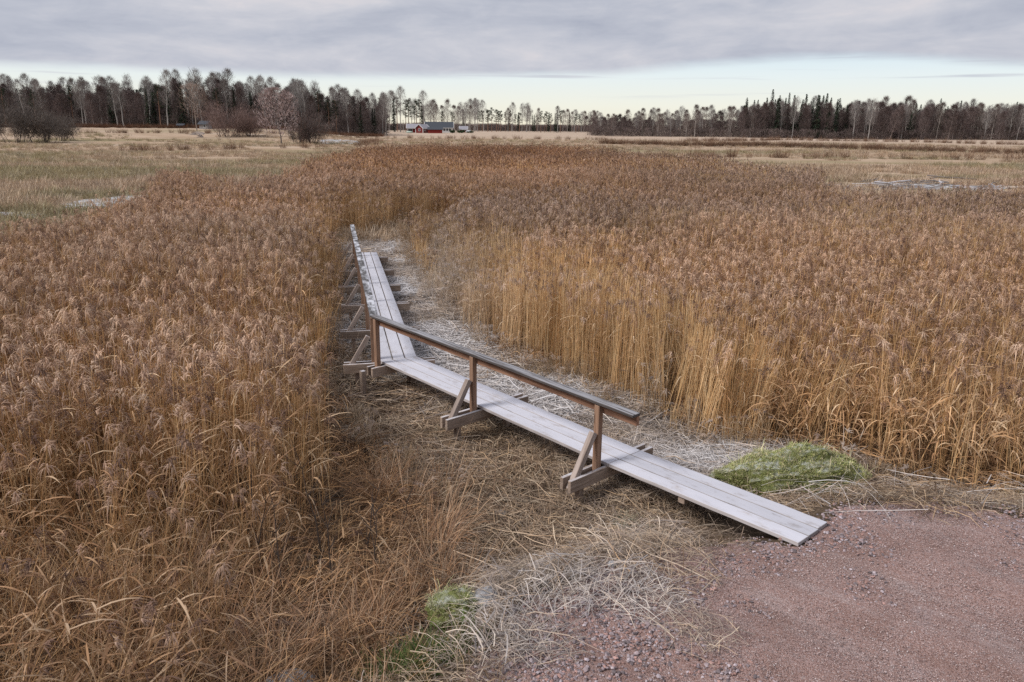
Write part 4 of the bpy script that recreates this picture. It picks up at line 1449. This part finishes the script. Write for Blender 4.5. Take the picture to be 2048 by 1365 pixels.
wood_row(922, 1195, 5.0, 440, 60, [(925, 17.5), (1000, 18), (1060, 15), (1100, 17.5), (1150, 14), (1185, 13)], [('birch', 2, 1.0), ('pine', 2.2, .72), ('spruce', 1, .75), ('aspen', 1, .85)], 6, cw, cg)
rw = [(1330, "low left end of the right wood"), (1490, "right wood left of the spruces"), (1700, "spruce part of the right wood"), (1860, "right wood just right of the spruces"), (2300, "right wood by the picture edge")]
rg_ = "trees of the right wood"
RP = [(1165, 9.5), (1250, 11), (1400, 12.2), (1480, 14), (1530, 17.5), (1680, 17.5), (1720, 16), (1850, 15.5), (2048, 14.5), (2150, 14.5)]
wood_row(1185, 1490, 12, 335, 12, RP, [('aspen', 3, .9), ('alder', 3, .72), ('birch', 1, .85)], 7, rw, rg_, None, 'in front of the ')
wood_row(1175, 1495, 11, 350, 14, RP, [('aspen', 3, 1.0), ('birch', 2, 1.0), ('alder', 2, .8)], 8, rw, rg_, None, 'deeper in the ')
wood_row(1485, 1700, 10, 322, 8, RP, [('alder', 4, .74), ('spruce', 3, .92), ('birch', 1.2, .86)], 9, rw, rg_, None, 'in front of the ')
wood_row(1480, 1705, 10, 332, 12, RP, [('spruce', 5, 1.06), ('alder', 2, .82), ('birch', 1, .9)], 10, rw, rg_, None, 'deeper in the ')
wood_row(1700, 2140, 12, 318, 8, RP, [('alder', 3, .82), ('birch', 2.4, .92), ('aspen', 2, .95), ('spruce', .5, .8)], 11, rw, rg_, None, 'in front of the ')
wood_row(1695, 2140, 12, 328, 12, RP, [('aspen', 3, 1.0), ('alder', 3, .9), ('birch', 2, 1.0), ('pine', .7, .85)], 12, rw, rg_, None, 'deeper in the ')

# thicket below and behind the trees: one mass
def brush(seed, n, rad, h, tones, tw=.07):
    rr = random.Random(seed); b = MB()
    for _ in range(n):
        p = V(rr.gauss(0, rad * .5), rr.gauss(0, rad * .5), rr.uniform(0, h * .75))
        d = sliver_dir(rr, .7, .9); sd = d.cross(V(rr.gauss(0, 1), rr.gauss(0, 1), .2)).normalized()
        b.sliver(p, p + d * rr.uniform(.6, 1.4), tw, sd, jit(rr.choice(tones), rr, .25))
    return b.mesh("brush", MAT_LITTER)


UB = [brush(4000 + i, 420, 2.4, 4.2, DARKB + [(.07, .06, .045)]) for i in range(4)]
allm = UB + [q[1] for q in ALDER[:2]] + [q[1] for q in SPRUCE[:2]] + [q[1] for q in BIRCH[:2]]
pts = []; idx = []; sc3 = []
def mass(p0, p1, yf, dep, step, hb, hk, rows, low=True):
    for r_i in range(rows):
        px = p0
        while px < p1:
            y_ = (yf(px) if callable(yf) else yf) + dep * (r_i + rnd.random()) / rows
            x_ = px_x(px, y_)
            if low:
                idx.append(rnd.randrange(4)); s_ = hb * rnd.uniform(.6, 1.2)
                sc3.append((1.2, 1.2, s_))
            else:
                kd = rnd.choice(hk); idx.append(kd); s_ = hb * rnd.uniform(.8, 1.1)
                sc3.append((1.1, 1.1, s_))
            pts.append((x_, y_, gz(x_, y_)))
            px += step * rnd.uniform(.6, 1.4)
mass(-100, 760, lambda q: ld(q) + 3, 30, 15, 1.0, None, 3)
mass(-100, 770, lambda q: ld(q) + 36, 40, 10, .85, (4, 5, 6, 7, 4), 3, False)
mass(1185, 1500, 333, 22, 13, 1.0, None, 3)
mass(1185, 1500, 366, 20, 11, .6, (4, 5, 4, 5), 2, False)
mass(1490, 2140, 318, 22, 12, 1.0, None, 3)
mass(1480, 2140, 344, 36, 9, .98, (4, 5, 6, 7, 4, 5), 3, False)
mass(740, 1200, 500, 60, 4, 1.15, None, 3)
n = len(pts)
scatter("woodland_thicket", allm, pts, np.stack([np.zeros(n), np.zeros(n), rng.uniform(0, 6.28, n)], -1), sc3, idx, np.ones((n, 3)), np.zeros(n),
        "dark brushy thicket filling the woods behind the front trees", "thicket")
# fallen leaves and dead bracken at the foot of the woods
k_ = 900
px = rng.uniform(-80, 760, k_); yy = 240 + np.maximum(0, px - 450) * .09 + rng.uniform(-4, 2, k_)
X = (px - 1024) / 1600 * yy; Y = yy; n = len(X)
scatter("dead_bracken", DK, np.stack([X, Y, ground_z(X, Y)], -1), np.stack([np.zeros(n), np.zeros(n), rng.uniform(0, 6.28, n)], -1), np.ones((n, 3)) * .75, rng.integers(0, 4, n),
        np.ones((n, 3)) * np.array([[.62, .52, .48]]), np.zeros(n), "rusty dead bracken along the foot of the left wood", "bracken")

# ------------------------------------------------------------------ bushes and lone trees on the left meadow
def bush(name, x_, y_, w_, h_, ntw, tones, bark, label, seed, stems=14, tw=.05, group=None, flat=.6):
    rr = random.Random(seed); b = MB(); cb = MB()
    lines = []
    for i in range(stems):
        a = rr.uniform(0, 6.28); rr0 = rr.uniform(0, .25) * w_
        p = V(math.cos(a) * rr0, math.sin(a) * rr0, -.2)
        out = rr.uniform(.2, .5) * w_
        hh = h_ * rr.uniform(.65, .98) * (1 - .35 * (out / (w_ * .5)) ** 2)
        a2 = a + rr.gauss(0, .4)
        mid = p + V(math.cos(a2) * out * .4, math.sin(a2) * out * .4, hh * .55)
        e = p + V(math.cos(a2) * out, math.sin(a2) * out, hh)
        b.tube([p, mid, e], [.055, .04, .015], 4, jit(bark, rr, .3), cap=False)
        lines.append((p, mid, e))
    for _ in range(ntw):
        p, mid, e = rr.choice(lines)
        q = rr.uniform(.25, 1)
        s_ = (mid.lerp(e, (q - .5) * 2) if q > .5 else p.lerp(mid, q * 2)) + V(rr.gauss(0, w_ * .07), rr.gauss(0, w_ * .07), rr.gauss(0, h_ * .05))
        s_.z = max(s_.z, .15)
        d = sliver_dir(rr, .7, .8)
        sd = d.cross(V(rr.gauss(0, 1), rr.gauss(0, 1), rr.gauss(0, 1))).normalized()
        cb.sliver(s_, s_ + d * rr.uniform(.4, 1.1), tw * rr.uniform(.6, 1.3), sd, jit(rr.choice(tones), rr, .25))
    root = empty(name, (x_, y_, gz(x_, y_)))
    tag(root, label, "bush", group)
    new_obj("stem", b.mesh("stem", MAT_BARK), None, root)
    new_obj("crown", cb.mesh("crown", MAT_CROWN), None, root)
    return root


WILL = [(.125, .108, .098), (.16, .138, .125), (.095, .08, .072)]
REDW = [(.20, .135, .12), (.15, .10, .09), (.25, .18, .16)]
PINKT = [(.46, .36, .35), (.38, .28, .27), (.54, .45, .43), (.26, .19, .18)]
def at(px, y_): return px_x(px, y_), y_
bush("willow_bush", *at(25, 158), 9.5, 9.4, 7500, WILL, (.10, .08, .07), "big grey willow thicket at the far left edge of the meadow", 1, 22)
bush("willow_bush", *at(-45, 165), 10, 10.5, 7500, WILL, (.10, .08, .07), "willow thicket cut by the left picture edge", 2, 20)
bush("willow_bush", *at(78, 160), 9, 8.6, 6800, WILL, (.10, .08, .07), "grey rounded willow right of the biggest left thicket", 3, 20)
bush("willow_bush", *at(112, 172), 6.5, 6.0, 4200, WILL, (.10, .08, .07), "lowest willow at the right end of the left thicket", 4, 16)
bush("red_willow_bush", *at(452, 196), 13.0, 9.2, 9500, REDW, (.13, .10, .09), "rounded reddish willow bush left of the pinkish tree", 5, 26)
bush("red_willow_bush", *at(492, 198), 9.5, 7.2, 6500, REDW, (.13, .10, .09), "lower reddish bush between the red willow and the pinkish tree", 6, 18)
bush("willow_bush", *at(618, 166), 7.5, 7.6, 7000, REDW[:2] + WILL, (.09, .07, .065), "brown bush right behind the pinkish tree", 7, 22)
bush("willow_bush", *at(590, 170), 5.0, 4.6, 2200, WILL, (.09, .07, .065), "dark bush at the foot of the pinkish tree", 8, 16)


def single(protos, x_, y_, label, name):
    tr, cr = protos
    root = empty(name, (x_, y_, gz(x_, y_)))
    tag(root, label, "tree")
    new_obj("trunk", tr, None, root); new_obj("crown", cr, None, root)
    return root


x_, y_ = at(556, 163)
PT = bare_tree(5001, 10.8, .10, 4.6, 3400, (.17, .145, .135), PINKT, .9, (.25, .7), .10, limbs=20)
single(PT, x_, y_, "spreading tree with pinkish grey crown alone before the wood", "pale_tree")
x_, y_ = at(388, 222)
BT = bare_tree(5002, 12.2, .22, 4.2, 1500, (.30, .25, .22), [(.30, .22, .18), (.36, .28, .24), (.24, .17, .14)], 1.1, (.5, 1.2), .045, limbs=22)
single(BT, x_, y_, "bare brownish tree with fanned branches left of the red willow", "bare_tree")
# fallen limb beside it
b = MB(); rr = random.Random(3)
for i in range(9):
    a = rr.gauss(2.9, .5); l_ = rr.uniform(1.5, 4.5)
    p = V(rr.uniform(-.5, .5), rr.uniform(-.3, .3), rr.uniform(.1, 1.0))
    e = p + V(math.cos(a) * l_, math.sin(a) * l_ * .3, rr.uniform(-.5, .7))
    b.tube([p, p.lerp(e, .5) + V(0, 0, .25), e], [.12, .08, .03], 5, jit((.24, .21, .20), rr, .2))
x_, y_ = at(398, 193)
o = new_obj("fallen_branch", b.mesh("fallen_branch", MAT_BARK)); o.location = (x_, y_, gz(x_, y_))
tag(o, "grey fallen branch on the meadow below the fanned bare tree", "branch")

# ------------------------------------------------------------------ farm
m_red = plain("falu_red_boards", (.13, .022, .022), .8, .2, 2)
m_red2 = plain("bright_red_boards", (.20, .028, .024), .8, .2, 2)
m_white = plain("white_paint", (.58, .58, .58), .6, .08, 2)
m_slate = plain("dark_roof_sheet", (.055, .062, .075), .6, .2, 2)
m_pale = plain("pale_roof_sheet", (.27, .26, .29), .6, .15, 2)
m_glass = plain("dark_window_glass", (.03, .035, .045), .1, .1, 1, .5)
m_greyw = plain("grey_shed_boards", (.26, .25, .25), .8, .2, 2)


def house(name, px, y_, rz, L_, W_, wh, rh, wallm, roofm, label, windows=(), trim=True, over=.4, cat="house", zoff=0):
    """long axis = local x; windows: (side, along, z, width, height); side 'f' = -y long wall, 'g' = +x gable, 'k' = -x gable"""
    x_ = px_x(px, y_)
    root = empty(name, (x_, y_, gz(x_, y_) - .1 + zoff), rz)
    tag(root, label, cat)
    b = MB()
    hl, hw = L_ / 2, W_ / 2
    b.v += [V(*q) for q in [(-hl, -hw, 0), (hl, -hw, 0), (hl, hw, 0), (-hl, hw, 0), (-hl, -hw, wh), (hl, -hw, wh), (hl, hw, wh), (-hl, hw, wh), (-hl, 0, wh + rh), (hl, 0, wh + rh)]]
    for f in [(0, 1, 5, 4), (1, 2, 6, 9, 5), (2, 3, 7, 6), (3, 0, 4, 8, 7), (3, 2, 1, 0)]:
        b.face(f, (1, 1, 1))
    new_obj("wall", b.mesh("wall", wallm), None, root)
    th = .14
    for s_ in (-1, 1):
        rb = MB()
        sl = rh / hw
        e = hw + over
        z0 = wh - over * sl + .02
        P_ = [(-hl - over, s_ * e, z0), (hl + over, s_ * e, z0), (hl + over, 0, wh + rh + .02), (-hl - over, 0, wh + rh + .02)]
        rb.v += [V(*q) for q in P_] + [V(q[0], q[1], q[2] + th) for q in P_]
        for f in [(0, 1, 2, 3), (7, 6, 5, 4), (0, 4, 5, 1), (1, 5, 6, 2), (2, 6, 7, 3), (3, 7, 4, 0)]:
            rb.face(f, (1, 1, 1))
        rf = new_obj("roof", rb.mesh("roof", roofm), None, root)
        if trim:
            tb = MB(); tb.box(-hl - over, hl + over, s_ * e - .04 + (-.03 if s_ < 0 else .03), s_ * e + .04 + (-.03 if s_ < 0 else .03), z0 - .12, z0 + .1)
            new_obj("fascia", tb.mesh("fascia", m_white), None, rf)
    if trim:
        for sx in (-1, 1):
            for sy in (-1, 1):
                cb_ = MB(); cb_.box(sx * hl - .12, sx * hl + .12, sy * hw - .12, sy * hw + .12, 0.02, wh - .05)
                new_obj("corner_board", cb_.mesh("corner_board", m_white), None, root)
            for sy in (-1, 1):
                vb = MB()
                x0 = sx * (hl + over)
                vb.tube([V(x0, sy * (hw + over), wh - over * rh / hw + .05), V(x0, 0, wh + rh + .08)], [.14, .14], 4, (1, 1, 1))
                new_obj("barge_board", vb.mesh("barge_board", m_white), None, root)
    for (sd, al, z_, ww, hh) in windows:
        wb = MB(); pb = MB()
        if sd == 'f':
            wb.box(al - ww / 2 - .12, al + ww / 2 + .12, -hw - .06, -hw + .02, z_ - .12, z_ + hh + .12); pb.box(al - ww / 2, al + ww / 2, -hw - .09, -hw - .03, z_, z_ + hh)
        else:
            s_ = 1 if sd == 'g' else -1
            x0, x1 = sorted((s_ * (hl - .02), s_ * (hl + .06))); wb.box(x0, x1, al - ww / 2 - .12, al + ww / 2 + .12, z_ - .12, z_ + hh + .12)
            x0, x1 = sorted((s_ * (hl + .03), s_ * (hl + .09))); pb.box(x0, x1, al - ww / 2, al + ww / 2, z_, z_ + hh)
        wo = new_obj("window", wb.mesh("window", m_white), None, root)
        new_obj("pane", pb.mesh("pane", m_glass), None, wo)
    return root


house("long_house", 874, 398, R(4), 13.5, 7, 2.6, 2.5, m_white, m_slate, "long white farmhouse with dark roof at the edge of the field",
      [('f', q, 1.0, .9, 1.1) for q in (2.6, 4.0, 5.4)] + [('f', -3.5, 1.0, .9, 1.1)])
house("red_cottage", 841, 384, R(58), 5.2, 4.4, 2.4, 1.6, m_red, m_pale, "small red cottage with white corners before the dark roofed farmhouse",
      [('k', 0, 1.1, .9, .9), ('f', -1.0, 1.1, .9, .9)])
house("open_shed", 823, 392, R(6), 6.2, 5, 2.4, 1.7, m_red, m_pale, "red outbuilding with pale roof at the left end of the farm", [('f', -1.6, .2, 2.0, 1.6)])
house("red_shed", 866, 377, R(5), 6.6, 3, 1.9, .8, m_red2, m_slate, "bright red low shed standing in front of the farmhouse", trim=False, cat="shed")
house("garden_pavilion", 923, 402, R(0), 3.6, 3.2, 1.9, 1.2, m_red, m_pale, "little red pavilion with pale roof right of the farmhouse", [('f', 0, .9, 1.2, .8)], cat="pavilion")
house("grey_hut", 406, 234, R(-10), 2.6, 2.4, 1.5, .7, m_greyw, m_slate, "small grey hut at the wood's edge behind the red willow", [('f', .4, .6, .6, .6)], trim=False, cat="hut")
house("wooden_hide", 357, 238, R(0), 1.6, 1.3, .9, .3, m_greyw, m_slate, "tiny grey box at the foot of the left wood", trim=False, cat="box")
bush("clipped_hedge", *at(900, 383), 3.0, 1.5, 700, [(.03, .05, .02), (.045, .07, .03)], (.05, .04, .03), "dark green hedge before the white farmhouse wall", 31, 10, .14)
bush("clipped_hedge", *at(918, 384), 3.4, 1.4, 700, [(.03, .05, .02), (.045, .07, .03)], (.05, .04, .03), "dark green hedge in front of the pavilion", 32, 10, .14)
bush("clipped_hedge", *at(936, 386), 3.0, 1.0, 600, [(.03, .05, .02), (.045, .07, .03)], (.05, .04, .03), "lowest dark hedge right of the pavilion", 33, 10, .14)
x_, y_ = at(933, 396)
o = lump("pale_tarp", (x_, y_, gz(x_, y_) + .4), (1.5, 1.0, .8), 0, plain("pale_tarp_cloth", (.46, .46, .47), .7, .1, 2), 21, 0, 3)
tag(o, "pale tarpaulin heap beside the garden pavilion", "tarpaulin")
x_, y_ = at(814, 382)
o = lump("upturned_boat", (x_, y_, gz(x_, y_) + .35), (1.7, .8, .5), R(8), plain("pale_green_hull", (.40, .48, .42), .6, .1, 2), 22, 0, 3, .05)
tag(o, "pale green upturned boat in front of the left outbuilding", "boat")
b = MB(); b.tube([V(0, 0, -.3), V(0, 0, 6.0)], [.11, .08], 8, (1, 1, 1)); b.box(-.5, .5, -.05, .05, 5.5, 5.62)
x_, y_ = at(802, 384)
o = new_obj("utility_pole", b.mesh("utility_pole", plain("pole_wood", (.36, .33, .30), .8, .2, 3))); o.location = (x_, y_, gz(x_, y_))
tag(o, "slim pale pole left of the farm outbuilding", "pole")
